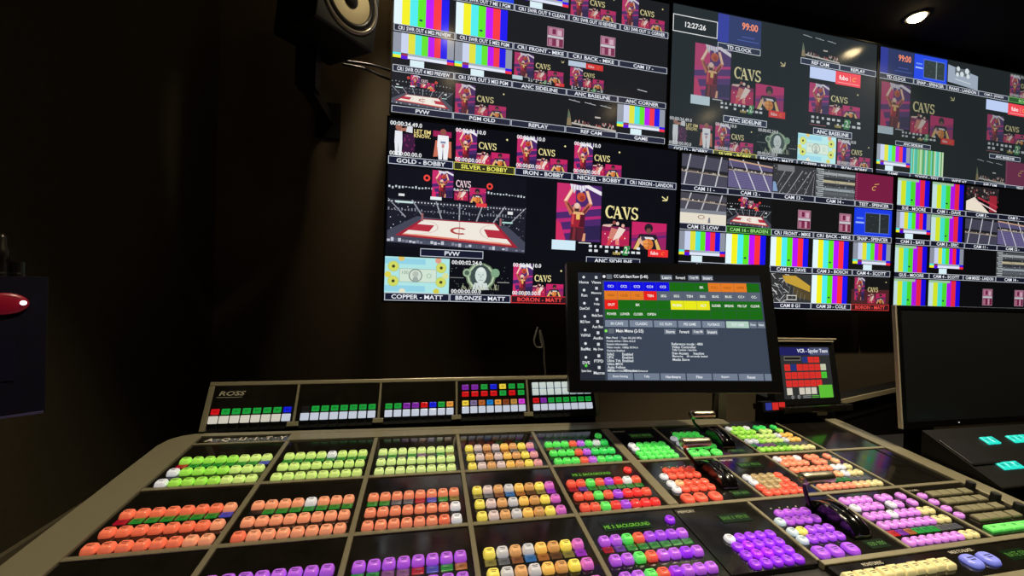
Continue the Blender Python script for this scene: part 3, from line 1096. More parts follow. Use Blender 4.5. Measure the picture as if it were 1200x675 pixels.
for key, ((x, y, z), bg, label) in TVS.items():
    TH = 0.645 if key == 'TL' else 0.6806
    t = empty('wall_monitor', label, 'monitor', Matrix.Translation((x, y, CZ + z)), 'video wall monitors')
    bm = bmesh.new()
    e = 0.0065
    # casing: frame lip around the display and the back box
    add_box(bm, -e, TW + e, 0.002, 0.058, -e, TH + e)
    add_box(bm, -e, 0.0, -0.004, 0.002, -e, TH + e)
    add_box(bm, TW, TW + e, -0.004, 0.002, -e, TH + e)
    add_box(bm, 0.0, TW, -0.004, 0.002, -e, 0.0)
    add_box(bm, 0.0, TW, -0.004, 0.002, TH, TH + e)
    link('casing', bm_mesh(bm, 'casing'), t, None, M_BEZEL)
    if y < 1.55:
        for bx in (0.3, 0.86):
            box_obj('wall_bracket', (bx, bx + 0.06, 0.058, WALL_Y - y, 0.1, 0.58), M_BLACK, t)
    A = Art(0, TW, 0, TH, y=0.0016)
    A.rect(0, 0, 1, 1, bg)
    d = A.build('display', t)
    for k, n, s0, t0, s1, t1 in TV[key]:
        A = Art(s0 * TW, s1 * TW, (1 - t1) * TH, (1 - t0) * TH, bg=bg, y=0.0012)
        if k[0] == 'p':
            A.rect(0, 0, 1, 1, (0, 0, 0))
            if n.startswith(('collage', 'players', 'refcam', 'score', 'red', 'franklin')):
                A.gain = GAIN[key]
            globals()['p_' + n](A)
            A.build('video_picture', d)
        else:
            A.layer = 3
            caption(A, n, k[2:] or 'c')
            A.build('caption_bar', d)

# ------------------------------------------------------------------ console
CO = Vector((0.01590, 0.49786, CZ - 0.42755))
CR = Matrix(((0.9998294539719549, -0.006021012093418891, 0.01745881964834356), (0.007938587221056493, 0.9936838333274227, -0.11193488382382212), (-0.01667458554435948, 0.11205439213654135, 0.9935621628261787)))
CM = Matrix.Translation(CO) @ CR.to_4x4()


def con(u, v, h=0.0):
    return CM @ Vector((u, v, h))


def rail(bm, u0, u1, v0, v1, h0=-0.0085, h1=0.0026):
    add_box(bm, u0, u1, v0, v1, h0, h1)


con_root = empty('switcher_console', 'wide video switcher console with tan metal frame around black key panels', 'control console', CM)
UO0, UO1, VB0, VB1 = -0.568, 1.262, -0.078, 0.508
# wedge body down to the desk
bm = bmesh.new()
top = [(UO0 + .01, VB0 + .01, -0.009), (UO1 - .01, VB0 + .01, -0.009), (UO1 - .01, VB1 - .01, -0.009), (UO0 + .01, VB1 - .01, -0.009)]
inv = CM.inverted()
bot = []
for p in top:
    w = CM @ Vector(p)
    w.z = DESK_Z + 0.001
    bot.append(inv @ w)
hexa(bm, [Vector(p) for p in top], bot)
link('base_housing', bm_mesh(bm, 'base_housing'), con_root, None, M_BODY)
# outer frame
VR = [0.0, 0.1550, 0.3085, 0.4635]
bm = bmesh.new()
H0, H1 = -0.009, 0.004


def prism(bm, pts, h0, h1):
    hexa(bm, [Vector((u, v, h1)) for u, v in pts], [Vector((u, v, h0)) for u, v in pts])


prism(bm, [(UO0, VB0), (-0.503, VB0), (-0.503, 0.4635), (-0.503, VB1), (-0.522, VB1), (-0.545, VB1 - 0.008), (-0.561, VB1 - 0.024), (UO0, VB1 - 0.048)], H0, H1)
bevel(bm, 0.0018, 2)
link('side_rail', bm_mesh(bm, 'side_rail'), con_root, None, M_FRAME)
bm = bmesh.new()
prism(bm, [(1.2135, VB0), (UO1, VB0), (UO1, 0.43), (UO1 - 0.004, VB1 - 0.01), (1.2135, VB1 - 0.01)], H0, H1)
bevel(bm, 0.0018, 2)
link('side_rail', bm_mesh(bm, 'side_rail'), con_root, None, M_FRAME)
bm = bmesh.new()
prism(bm, [(-0.5028, 0.4942), (0.449, 0.489), (0.449, 0.4645), (0.62, 0.4645), (0.8585, 0.4645), (0.8585, 0.492), (0.845, 0.497), (-0.5028, VB1)], H0, H1)
link('back_rail', bm_mesh(bm, 'back_rail'), con_root, None, M_FRAME)
bm = bmesh.new()
prism(bm, [(-0.3195, 0.4635), (0.4488, 0.4635), (0.4488, 0.4888), (-0.3195, 0.4932)], H0, H1 - 0.0004)
link('back_rail', bm_mesh(bm, 'back_rail'), con_root, None, M_FRAME)
# nameplate strip AQUITY
bm = bmesh.new()
prism(bm, [(-0.5025, 0.4665), (-0.320, 0.4665), (-0.320, 0.4928), (-0.5025, 0.4938)], H0, 0.0005)
np_ = link('nameplate', bm_mesh(bm, 'nameplate'), con_root, None, M_GLOSS)


def flat_text(name, s, u0, u1, v0, v1, h, material, parent, align='c', bold=0.0, fill=False):
    vs, fs, wh = text_shape(s, bold)
    hh = v1 - v0
    w = (u1 - u0) if fill else min(u1 - u0, wh * hh)
    xs = u0 + ((u1 - u0) - w) * {'l': 0, 'c': 0.5, 'r': 1}[align]
    me = bpy.data.meshes.new(name)
    me.from_pydata([(xs + a * w, v0 + b * hh, h) for a, b in vs], [], fs)
    return link(name, me, parent, None, material)


flat_text('lettering', 'A \u00b7 Q \u00b7 U \u00b7 I \u00b7 T \u00b7 Y', -0.488, -0.326, 0.4715, 0.4890, 0.0009, M_ENGRAVE, np_, bold=0.03, fill=True)
box_obj('back_rail', (-0.5025, -0.320, 0.4605, 0.4662, H0, 0.0022), M_FRAME, con_root)

U = [-0.503, -0.3174, -0.1261, 0.065, 0.2577, 0.4490]
HW = 0.0043
DIV = M_FRAME
for u in U[1:5]:
    box_obj('divider_rail', (u - HW, u + HW, VB0 + 0.004, 0.4633, H0, 0.0026), DIV, con_root, 0.0008, None, 1)
box_obj('divider_rail', (0.4492, 0.4712, 0.1596, 0.4640, H0, 0.0028), DIV, con_root, 0.0008, None, 1)
for (u, a, b) in ((0.6070, 0.3131, 0.4640), (0.8160, 0.3131, 0.4640), (1.0215, 0.3131, 0.4640), (0.6700, 0.1596, 0.3039), (0.8185, 0.1596, 0.3039), (1.0220, 0.1596, 0.3039),
                  (0.6215, 0.005, 0.1504), (0.8210, 0.005, 0.1504), (1.0260, 0.005, 0.1504)):
    box_obj('divider_rail', (u - 0.0035, u + 0.0035, a, b, H0, 0.0024), DIV, con_root, 0.0008, None, 1)
HR = 0.0042
for v in VR[1:3]:
    for a, b in zip(U[:5], U[1:6]):
        box_obj('cross_rail', (a + (HW if a > -0.5 else 0.0002), b - (HW if b < 0.44 else 0.0), v - HR, v + HR, H0, 0.0026), DIV, con_root, 0.0008, None, 1)
    box_obj('cross_rail', (0.4490, 1.2133, v - HR, v + HR, H0, 0.0025), DIV, con_root, 0.0008, None, 1)
box_obj('cross_rail', (0.6215, 1.2133, -0.005, 0.0048, H0, 0.0025), DIV, con_root, 0.0008, None, 1)
box_obj('front_rail', (-0.5028, 1.2133, VB0, -0.0605, H0, 0.0030), DIV, con_root, 0.0008, None, 1)

# ---- key caps
_CAP = {}


def cap_mesh(w, d, h, rc, taper, legend=True, legend_h=None):
    key = (round(w, 4), round(d, 4), round(h, 4), round(rc, 4), taper, legend)
    if key in _CAP:
        return _CAP[key]
    bm = bmesh.new()
    loops = []
    for (ins, z) in ((0.0, 0.0), (0.0, h * 0.25), (taper * 0.75, h * 0.80), (taper + 0.0009, h * 0.95), (taper + 0.0022, h)):
        ring = []
        r = max(0.0004, rc - ins * 0.3)
        hw, hd = w / 2 - ins, d / 2 - ins
        r = min(r, hw * 0.98, hd * 0.98)
        for (sx, sy, a0) in ((1, 1, 0), (-1, 1, 90), (-1, -1, 180), (1, -1, 270)):
            for k in range(5):
                a = math.radians(a0 + 22.5 * k)
                ring.append(bm.verts.new((sx * (hw - r) + r * math.cos(a), sy * (hd - r) + r * math.sin(a), z)))
        loops.append(ring)
    n = len(loops[0])
    for A, B in zip(loops, loops[1:]):
        for i in range(n):
            j = (i + 1) % n
            bm.faces.new((A[i], A[j], B[j], B[i]))
    bm.faces.new(loops[-1])
    bm.faces.new(loops[0][::-1])
    for f in bm.faces:
        f.smooth = len(f.verts) == 4
    if legend:
        z = h + 0.00025
        lw, ld = w * 0.26, d * 0.035
        for (cy, ww) in ((d * 0.10, 1.0), (-d * 0.06, 0.7)):
            vs = [bm.verts.new((sx * lw * ww, cy + sy * ld, z)) for sx, sy in ((-1, -1), (1, -1), (1, 1), (-1, 1))]
            f = bm.faces.new(vs)
            f.material_index = 1
    me = bpy.data.meshes.new('key_cap')
    bm.normal_update()
    bm.to_mesh(me)
    bm.free()
    me.materials.append(M_BLACK)
    if legend:
        me.materials.append(M_BLACK)
    _CAP[key] = me
    return me


PAL = {
    'yg': (150, 222, 70), 'yg2': (198, 230, 122), 'yg3': (206, 232, 142), 'w': (214, 216, 224), 'o': (230, 104, 70), 'o2': (234, 146, 106), 'o3': (232, 130, 94),
    'p': (172, 80, 226), 'y': (236, 216, 84), 'pw': (206, 184, 184), 'tan': (210, 152, 92), 'gw': (190, 190, 196), 'am': (240, 186, 84), 'tan2': (196, 140, 78),
    'mg': (196, 88, 190), 'pk': (212, 140, 150), 'g': (74, 222, 84), 'g2': (40, 208, 84), 'ro': (232, 76, 54), 'pu': (150, 56, 226), 'r': (236, 40, 40), 'wc': (206, 224, 226),
    'v': (140, 30, 238), 'v2': (160, 20, 240), 'lv': (206, 120, 222), 'lv2': (182, 84, 230), 'cr': (206, 192, 130), 'sal': (234, 126, 92), 'salp': (226, 168, 118), 'khaki': (156, 132, 88),
    'bl': (110, 120, 226), 'gr': (90, 226, 90), 'ylw': (226, 206, 50), 'cw': (226, 220, 204), 'bw': (214, 222, 238), 'ice': (188, 208, 218),
    # small label displays
    'dr': (172, 16, 36), 'dg': (28, 132, 40), 'db': (64, 66, 168), 'dp': (104, 44, 150), 'dgray': (66, 68, 62), 'dy': (150, 130, 50), 'dgr': (96, 94, 94), 'dbr': (128, 72, 36),
    'dbl': (40, 104, 160), 'dor': (168, 98, 40), 'dbn': (92, 54, 26), 'dol': (132, 116, 50), 'dmg': (160, 40, 190), 'dk': (22, 20, 20), 'dpk': (128, 74, 120),
    'sr': (226, 16, 24), 'sg': (24, 170, 62), 'sb': (14, 28, 214), 'sp': (136, 40, 176), 'so': (226, 150, 60), 'sy': (236, 206, 60), 'sgp': (120, 104, 146), 'sob': (196, 104, 44),
    'sbl': (20, 120, 200), 'sbr': (130, 60, 30), 'stn': (186, 136, 60), 'smg': (214, 60, 214),
    'cy': (40, 236, 214),
}


def lit(c, strength=0.55, base=0.5):
    m = mat('lit_%s' % c, tuple(min(255, v * base + 40 * (base > 0.6)) for v in PAL[c]), 0.28, emit=PAL[c], strength=strength, spec=0.6, coat=0.35)
    m.cycles.emission_sampling = 'NONE'
    return m


def dark_of(c):
    return mat('legend_%s' % c, tuple(v * 0.25 for v in PAL[c]), 0.5, emit=tuple(v * 0.35 for v in PAL[c]), strength=0.4)


SMALL = set(k for k in PAL if k in ('dr', 'dg', 'db', 'dp', 'dgray', 'dy', 'dgr', 'dbr', 'dbl', 'dor', 'dbn', 'dol', 'dmg', 'dk', 'dpk') or k[0] == 's' and k not in ('sal', 'salp'))


def key(parent, c, x, y, w=0.0186, d=0.0164, h=0.0095, rc=0.0042, taper=0.0018, name='push_button', z=0.0):
    me = cap_mesh(w, d, h, rc, taper)
    o = bpy.data.objects.new(name, me)
    COL.objects.link(o)
    o.parent = parent
    o.location = (x, y, z)
    o.material_slots[0].link = 'OBJECT'
    o.material_slots[0].material = lit(c, 0.46, 0.85)
    o.material_slots[1].link = 'OBJECT'
    o.material_slots[1].material = dark_of(c)
    return o


def label_display(parent, c, x, y, w=0.0172, d=0.0115):
    me = cap_mesh(w, d, 0.0012, 0.0006, 0.0, True)
    o = bpy.data.objects.new('key_display', me)
    COL.objects.link(o)
    o.parent = parent
    o.location = (x, y, 0)
    o.material_slots[0].link = 'OBJECT'
    o.material_slots[0].material = lit(c, 0.75, 0.2)
    o.material_slots[1].link = 'OBJECT'
    o.material_slots[1].material = dark_of(c)
    return o


def module(name, label, cat, u0, u1, v0, v1, group='panel modules of the switcher console'):
    t = empty(name, label, cat, CM @ Matrix.Translation((u0, v0, 0)), group)
    box_obj('face_plate', (0.0006, u1 - u0 - 0.0006, 0.0006, v1 - v0 - 0.0006, -0.0085, 0.0), M_GLOSS, t, 0.0006, None, 1)
    return t


ROWV = [(0.016, 0.0485, 0.0875, 0.0725), (0.169, 0.2008, 0.2405, 0.2270), (0.3215, 0.3555, 0.3940, 0.3800)]
V_LO = [-0.0600, VR[1] + HR, VR[2] + HR]
V_HI = [VR[1] - HR, VR[2] - HR, 0.4604]
FIRST = [-0.4800, -0.2917, -0.1036, 0.0866, 0.2795]


def rep(s):
    return s.split()


CAPW = {}
MODS = {
    (2, 0): ('yg yg yg yg yg yg2 yg2 yg2', 'w yg yg yg yg yg2 yg2 yg2', 'w yg yg yg yg yg2 yg2 yg2', 'dr dg dg dg dg dg dg db',
             'key module of bright green keys with two white keys, back left corner'),
    (2, 1): ('yg2 yg2 yg2 yg2 w yg2 yg2 yg2', 'yg2 yg2 yg2 yg2 yg2 yg2 yg2 yg2', 'yg2 yg2 yg2 yg2 yg2 yg2 yg2 yg2', 'dg dg dg dg dg dg dg dg',
             'key module of pale green keys with one white key in its back row'),
    (2, 2): ('yg3 yg3 yg3 yg3 yg3 yg3 yg3 yg3',) * 3 + ('dgray dg dgray dg dpk dgray dg dol',
             'key module of all pale green keys, third from the left in the back row'),
    (2, 3): ('y pw tan pw am tan y pk', 'y pw tan pw am tan y pk', 'y pw tan pw am tan y pk', 'dol dgr dbr dgr dor dgr dol sp',
             'key module of yellow, cream and tan keys in the back row of the console'),
    (2, 4): ('g g g ro p g w g2', 'g g g ro p g2 g2 g2', 'g g g ro p g g2 g2', 'dbr dgr dg dg dg dg dg dg',
             'key module of green keys with one red and one purple column, back row'),
    (1, 0): ('o o o o o o o o2', 'o o o o o o o o2', 'o o o o o o o2 o2', 'dr dg dg dg dg dg dg db',
             'key module of all orange keys at the left end of the middle row'),
    (1, 1): ('o2 o2 o2 o2 w o2 o2 o2', 'o2 o2 o2 o2 o2 o2 o2 o2', 'o o2 o2 o2 o2 o2 o2 o2', 'dk dg dg dg dg dg dg dg',
             'key module of peach keys with one white key in its back row'),
    (1, 2): ('o3 o3 o3 o3 o3 o3 o3 o3', 'o3 o3 o3 o3 o3 o3 o3 w', 'o3 o3 o3 o3 o3 o3 o w', 'dg dg dgr dgr dr db dg dol',
             'key module of orange keys with two white keys at its right end'),
    (1, 3): ('y pw tan gw am tan2 y mg', 'y pw tan gw am tan2 y mg', 'y pw tan gw am tan2 y mg', 'dol dgr dbr dbl dor dbn dol dmg',
             'key module of yellow, grey and tan keys ending in magenta, middle row'),
    (1, 4): ('ro ro g ro pu r wc ro', 'ro ro g ro pu r r ro', 'ro ro g r pu r r r', 'dr dp dg dg dg dg dg dg',
             'key module of red keys with a green and a violet column'),
    (0, 0): ('p p p p p p p p', 'p p p p p p p p', 'p p p p p p p p', 'dr dg dg dg dg dg dg db',
             'key module of purple keys at the front left corner, mostly cut off'),
    (0, 1): ('p p p p p p p p', 'p p p p p p p p', 'p p p p p p p p', 'dk dg dg dg dg dg dg dg',
             'key module of purple keys in front of the peach keys'),
    (0, 2): ('p p p p p p p p', 'p p p p p p p p', 'p p p p p p p w', 'dg dg dpk dpk dr db dg dor',
             'key module of purple keys with green, pink, red and blue displays, front row'),
    (0, 3): ('y gw tan gw am tan2 y mg', 'y gw tan gw am tan2 y mg', 'y gw tan gw am tan2 y mg', 'dol dgr dbr dbl dor dbn dol dmg',
             'key module of yellow, grey and tan keys ending in magenta, front row'),
    (0, 4): ('p p g ro pu pu pu p', 'p p g ro p p v p', 'p p g ro v p p p', 'dr dp dg dg dg dg dg dg',
             'key module of purple keys with one green and one red column, front row'),
}
M_LCD = mat('green_text_display', (4, 14, 4), 0.2, emit=(22, 40, 16), strength=0.7)
M_LCDT = mat('green_display_text', (80, 140, 40), 0.4, emit=(110, 190, 50), strength=0.7)
M_LCDD = mat('green_display_text_dim', (50, 90, 30), 0.4, emit=(80, 150, 44), strength=0.4)


def text_window(t, x0, x1, y0, y1, s, bright=True):
    o = box_obj('text_display', (x0, x1, y0, y1, 0.0, 0.0012), M_LCD, t)
    flat_text('display_text', s, x0 + 0.003, x1 - 0.003, y0 + (y1 - y0) * 0.28, y0 + (y1 - y0) * 0.72, 0.0016, M_LCDT if s.startswith('ME') else M_LCDD, o)
    return o


for (r, c), (top_, mid_, bot_, lab_, label) in MODS.items():
    u0, u1 = U[c] + (HW if c else 0.0004), U[c + 1] - (HW if c < 4 else 0.0002)
    v0, v1 = V_LO[r], V_HI[r]
    t = module('key_module', label, 'key panel', u0, u1, v0, v1)
    vb, vm, vt, vl = ROWV[r]
    for i in range(8):
        x = FIRST[c] + 0.02085 * i - u0
        for (vv, row) in ((vt, top_), (vm, mid_), (vb, bot_)):
            key(t, rep(row)[i], x, vv - v0, h=0.0095)
        label_display(t, rep(lab_)[i], x, vl - v0)
    if c == 4:
        key(t, {2: 'g', 1: 'r', 0: 'v'}[r], 0.4255 - u0, {2: 0.4285, 1: 0.276, 0: 0.1215}[r] - v0, 0.018, 0.017, 0.007, 0.008, 0.001)
        if r < 2:
            text_window(t, 0.292 - u0, 0.385 - u0, vt + 0.0225 - v0, vt + 0.0405 - v0, 'ME ' + {0: '3', 1: '2'}[r] + ': BACKGROUND')

# ---- right hand modules
SM = dict(w=0.0184, d=0.0168, h=0.0068, rc=0.0066, taper=0.0012)


def memory(r, u0, u1, grid_, white, label, x0):
    v0, v1 = V_LO[r] if r else 0.0002, V_HI[r]
    vo = {0: 0.0, 1: 0.1568, 2: 0.3103}[r]
    t = module('memory_module', label, 'key panel', u0, u1, v0, v1)
    for j, row in enumerate(grid_):
        for i, cc in enumerate(rep(row)):
            key(t, cc, x0 + 0.0210 * i - u0, vo + 0.0655 - 0.0178 * j - v0, **SM)
    text_window(t, x0 + 0.022 - u0, x0 + 0.085 - u0, vo + 0.103 - v0, vo + 0.124 - v0, 'BANK 0  MEM 00')
    flat_text('lettering', 'MEMORY', 0.006, 0.042, v1 - v0 - 0.014, v1 - v0 - 0.007, 0.0004, M_ENGRAVE, t)
    return t


memory(2, 0.4714, 0.6033, ['w g g g g', 'w g g g g', 'g g g g g', 'g g g g g'], 2, 'memory keypad of green keys with two white keys, back row', 0.4925)
memory(1, 0.6737, 0.8148, ['w khaki khaki khaki ro', 'w khaki khaki khaki ro', 'ro khaki khaki ro ro', 'ro ro ro ro ro'], 2, 'memory keypad of khaki and red keys in the middle row', 0.688)
memory(0, 0.4494, 0.6178, ['w v v v v', 'v v2 v v v', 'v v2 v2 v v', 'v v v v v'], 1, 'memory keypad of violet keys with one white key, front row', 0.5035)


def transition(r, u0, u1, x0, ca, cb, cw, c1, label, tilt):
    v0, v1 = V_LO[r] if r else 0.0052, V_HI[r]
    vo = {0: 0.0015, 1: 0.1560, 2: 0.3095}[r]
    t = module('transition_module', label, 'fader panel', u0, u1, v0, v1)
    for i in range(5):
        x = x0 + 0.0203 * i - u0
        if i > 0:
            key(t, ca, x, vo + 0.109 - v0, **SM)
            key(t, cb, x, vo + 0.0638 - v0, **SM) if i > 1 else key(t, c1, x, vo + 0.0638 - v0, **SM)
        key(t, cw if i == 0 else ca, x, vo + 0.0890 - v0, **SM)
        key(t, cw if i == 0 else cb, x, vo + 0.0446 - v0, **SM)
    key(t, cw, x0 - u0, vo + 0.0638 - v0, **SM)
    for k, xx in enumerate((0.0045, 0.034, 0.0685)):
        key(t, cb, x0 + xx - u0, vo + 0.0160 - v0, 0.0255, 0.0235, 0.0075, 0.008, 0.0015)
    text_window(t, x0 + 0.112 - u0, x0 + 0.157 - u0, vo + 0.012 - v0, vo + 0.030 - v0, '030 000')
    # fader: slotted half drum, arm and bar handle
    dx0, dx1 = x0 + 0.103 - u0, x0 + 0.141 - u0
    cy = vo + 0.080 - v0
    bm = bmesh.new()
    n = 20
    ry, rz = 0.047, 0.028
    prof = [(cy + ry * math.cos(math.pi * k / n), rz * math.sin(math.pi * k / n)) for k in range(n + 1)]
    L = [[bm.verts.new((xx, yy, zz * kk)) for yy, zz in prof] for xx, kk in ((dx0, 0.94), (dx0 + 0.002, 1.0), (dx0 + 0.011, 1.0), (dx0 + 0.012, 0.9), (dx1 - 0.012, 0.9), (dx1 - 0.011, 1.0), (dx1 - 0.002, 1.0), (dx1, 0.94))]
    for A, B in zip(L, L[1:]):
        for i in range(n):
            bm.faces.new((A[i], A[i + 1], B[i + 1], B[i]))
    bm.faces.new(L[0])
    bm.faces.new(L[-1][::-1])
    me = bm_mesh(bm, 'fader_drum')
    for p in me.polygons:
        p.use_smooth = abs(p.normal.x) < 0.3
    link('fader_drum', me, t, None, M_DRUM)
    # arm rises from the left flank of the drum
    hx = x0 + 0.047 - u0
    hy, hz = cy + tilt[0], tilt[1]
    ax = x0 + 0.098 - u0
    bm = bmesh.new()
    pts = smooth_path([(ax + 0.004, cy + 0.030, 0.008), (ax - 0.010, cy + 0.030, 0.020), (hx + 0.014, hy + 0.008, hz - 0.024), (hx, hy, hz)], 6)
    add_tube(bm, pts, [0.0048 - 0.0018 * i / (len(pts) - 1) for i in range(len(pts))], 10)
    link('fader_arm', bm_mesh(bm, 'fader_arm', True), t, None, M_DARKMETAL)
    bm = bmesh.new()
    m = Matrix.Translation((hx - 0.006, hy, hz)) @ Matrix.Rotation(math.radians(90), 4, 'Y')
    L_ = 0.072
    add_lathe(bm, [(0, 0), (0.0085, 0.0005), (0.0108, 0.003), (0.0114, 0.009), (0.0109, 0.02), (0.0104, 0.034), (0.0103, 0.050), (0.0100, L_ - 0.006), (0.0092, L_ - 0.002), (0.0070, L_), (0, L_)], 20, m)
    link('fader_handle', bm_mesh(bm, 'fader_handle', True), t, None, M_METAL)
    for k in range(4):
        bm = bmesh.new()
        add_lathe(bm, [(0.0014, 0), (0.0014, 0.0008), (0, 0.001)], 8, Matrix.Translation((x0 + 0.018 + 0.02 * k - u0, vo + 0.126 - v0, 0)))
        link('indicator_lamp', bm_mesh(bm, 'indicator_lamp'), t, None, M_ENGRAVE)
    return t


transition(2, 0.6105, 0.8125, 0.6273, 'g', 'g', 'w', 'y', 'transition module with a fader bar and green keys, back row', (0.010, 0.066))
transition(1, 0.4715, 0.6665, 0.4955, 'ro', 'ro', 'w', 'salp', 'transition module with a fader bar and red keys, middle row', (0.020, 0.072))
transition(0, 0.6250, 0.8175, 0.6360, 'lv2', 'pu', 'ice', 'y', 'transition module with a fader bar and purple keys, front row', (0.015, 0.082))


def keyer(r, u0, u1, x0, c_a, c_b, c_e, rows, labs, label):
    v0, v1 = V_LO[r] if r else 0.0052, V_HI[r]
    vo = {0: 0.0, 1: 0.1560, 2: 0.3115}[r]
    t = module('keyer_module', label, 'key panel', u0, u1, v0, v1)
    px = 0.0199
    K = dict(w=0.0180, d=0.0170, h=0.0066, rc=0.0062, taper=0.0012)
    for j, row in enumerate(rows[:2]):
        for kx, cc in zip((0, 1, 2, 3, 4.75, 5.75, 7.7), rep(row)):
            key(t, cc, x0 + px * kx - u0, vo + (0.1265, 0.1058)[j] - v0, **K)
    for j, row in enumerate(rows[2:]):
        for i, cc in enumerate(rep(row)):
            key(t, cc, x0 + px * i - u0, vo + (0.0812, 0.0568, 0.0162)[j] - v0, **K)
    for i, cc in enumerate(rep(labs)):
        label_display(t, cc, x0 + px * i - u0, vo + 0.0392 - v0, 0.0172, 0.0125)
    return t


keyer(2, 0.8198, 1.0178, 0.8310, 0, 0, 0, ['w yg yg w g2 g2 g2', 'yg yg yg yg yg2 yg2 yg', 'yg yg yg yg2 yg2 yg2 w am am', 'w w yg yg2 yg2 yg2 w am am', 'yg yg yg yg yg yg2 yg2 cr cr'],
      'dg dp dpk dpk dg dg dgr dgr dgr', 'keyer module of pale green keys with white ones, at the back beside the blank plate')
keyer(1, 0.8222, 1.0183, 0.8330, 0, 0, 0, ['w o3 o3 w sal sal sal', 'o3 o3 o3 o3 sal sal salp', 'o3 o3 o3 o3 sal sal w w cr', 'o3 o3 o3 sal sal salp w cr cr', 'sal sal sal sal sal salp salp cr cr'],
      'dr dp dor dg dg dg dgr dgr dgr', 'keyer module of orange keys with white ones, middle row')
keyer(0, 0.8247, 1.0223, 0.8360, 0, 0, 0, ['lv lv lv lv lv lv lv', 'w lv lv lv w lv lv', 'lv lv lv w lv lv lv cr cr', 'lv lv lv lv lv lv lv cr cr', 'lv lv lv lv lv lv lv cr cr'],
      'sr sp sob sg sg sg dgr dgr dgr', 'keyer module of lilac keys ending in cream ones, front row')

for r, lab in ((2, 'blank glossy black filler plate at the back right of the console'), (1, 'blank glossy black filler plate in the middle row at the right')):
    t = module('filler_plate', lab, 'filler plate', 1.0250 + (0.0003 if r == 1 else 0), 1.2133, V_LO[r], V_HI[r], 'blank filler plates')
    if r == 1:
        box_obj('seam', (0.150, 0.156, 0.0008, V_HI[r] - V_LO[r] - 0.0008, 0.0, 0.0016), M_DARKMETAL, t)

# device control module
t = module('device_control_module', 'module with dark flat keys, three black knobs and four lilac oval keys', 'key panel', 1.0297, 1.2133, 0.0052, V_HI[0])
u0, v0 = 1.0297, 0.0052
for j, vv in enumerate((0.117, 0.097, 0.0768, 0.0570)):
    key(t, 'lv', 1.0425 - u0, vv + 0.004 - v0, 0.0200, 0.0135, 0.0060, 0.0064, 0.001)
M_FLAT = M_KEYGREY
for j, vv in enumerate((0.1225, 0.0985, 0.0735, 0.0490)):
    for i in range(4):
        me = cap_mesh(0.0278 if i < 3 else 0.026, 0.0165, 0.006, 0.001, 0.0006, False)
        o = bpy.data.objects.new('flat_key', me)
        COL.objects.link(o)
        o.parent = t
        o.location = (1.078 + 0.0305 * i + (0.004 if i == 3 else 0) - u0, vv - v0, 0)
        o.material_slots[0].link = 'OBJECT'
        o.material_slots[0].material = M_FLAT
for i in range(5):
    key(t, 'gr', 1.0600 + 0.0288 * i - u0, 0.0215 - v0, 0.0275, 0.0150, 0.006, 0.001, 0.0005)
for j, vv in enumerate((0.1300, 0.0900, 0.0560)):
    bm = bmesh.new()
    add_lathe(bm, [(0.0088, 0), (0.0088, 0.002), (0.0082, 0.004), (0.0080, 0.0165), (0.0072, 0.018), (0, 0.018)], 24)
    link('knob', bm_mesh(bm, 'knob', False), t, Matrix.Translation((1.2035 - u0, vv - v0, 0)), M_KNOB)
flat_text('lettering', 'DEVICE CONTROL', 1.034 - u0, 1.064 - u0, 0.1385 - v0, 0.1440 - v0, 0.0004, M_ENGRAVE, t)

# front strip with monitoring keys and fade to black
t = module('monitoring_strip', 'long black strip with cream keys and two pale blue keys, front edge', 'key panel', 0.6250, 1.2133, -0.0602, -0.0052)
u0, v0 = 0.6250, -0.0602
for i in range(7):
    key(t, 'cr', 0.7050 + 0.0222 * i - u0, -0.0335 + (0.001 if i % 2 else 0) - v0, 0.0200, 0.0180, 0.0095, 0.0015, 0.001)
for i in range(3):
    key(t, 'cr', 0.6350 + 0.0222 * i - u0, -0.0340 - v0, 0.0200, 0.0180, 0.0095, 0.0015, 0.001)
for i in range(2):
    key(t, 'bl', 0.8960 + 0.0400 * i - u0, -0.0345 - v0, 0.0300, 0.0260, 0.0075, 0.0100, 0.002)
flat_text('lettering', 'MONITORING', 0.690 - u0, 0.732 - u0, -0.0150 - v0, -0.0090 - v0, 0.0004, M_ENGRAVE, t)
flat_text('lettering', 'FADE TO BLACK', 0.885 - u0, 0.940 - u0, -0.0150 - v0, -0.0090 - v0, 0.0004, M_ENGRAVE, t)
text_window(t, 0.985 - u0, 1.04 - u0, -0.042 - v0, -0.022 - v0, 'RATE 030')

# ------------------------------------------------------------------ key bar behind the console
BT = 0.4148
BS = 0.960
BM_ = basis((-0.5294 * BS, 1.050 * BS, CZ - 0.3738 * BS), (BS, 0.0008, 0), (0, BS * math.cos(BT), -BS * math.sin(BT)), (0, BS * math.sin(BT), BS * math.cos(BT)))
HB, PB = 0.118, 0.2036
bar = empty('auxiliary_key_bar', 'long tilted key bar frame in tan metal standing behind the console', 'key bar', BM_)
WB = 5 * PB + 0.016
bm = bmesh.new()
add_box(bm, 0, WB, 0.0, 0.030, HB - 0.0105, HB)
bevel(bm, 0.002, 2)
link('top_rail', bm_mesh(bm, 'top_rail'), bar, None, M_FRAME)
box_obj('end_rail', (0, 0.0125, 0.0, 0.030, 0.0, HB - 0.0107), M_FRAME, bar, 0.0015)
box_obj('end_rail', (WB - 0.0125, WB, 0.0, 0.030, 0.0, HB - 0.0107), M_FRAME, bar, 0.0015)
for k in range(1, 5):
    box_obj('divider_rail', (k * PB - 0.0028 + 0.001, k * PB + 0.0028 + 0.001, 0.0, 0.012, 0.0165, HB - 0.0107), M_FRAME, bar, 0.0008, None, 1)
    box_obj('divider_tab', (k * PB - 0.013, k * PB + 0.013, -0.002, 0.012, 0.004, 0.0163), M_FRAME, bar, 0.0012, None, 1)
bm = bmesh.new()
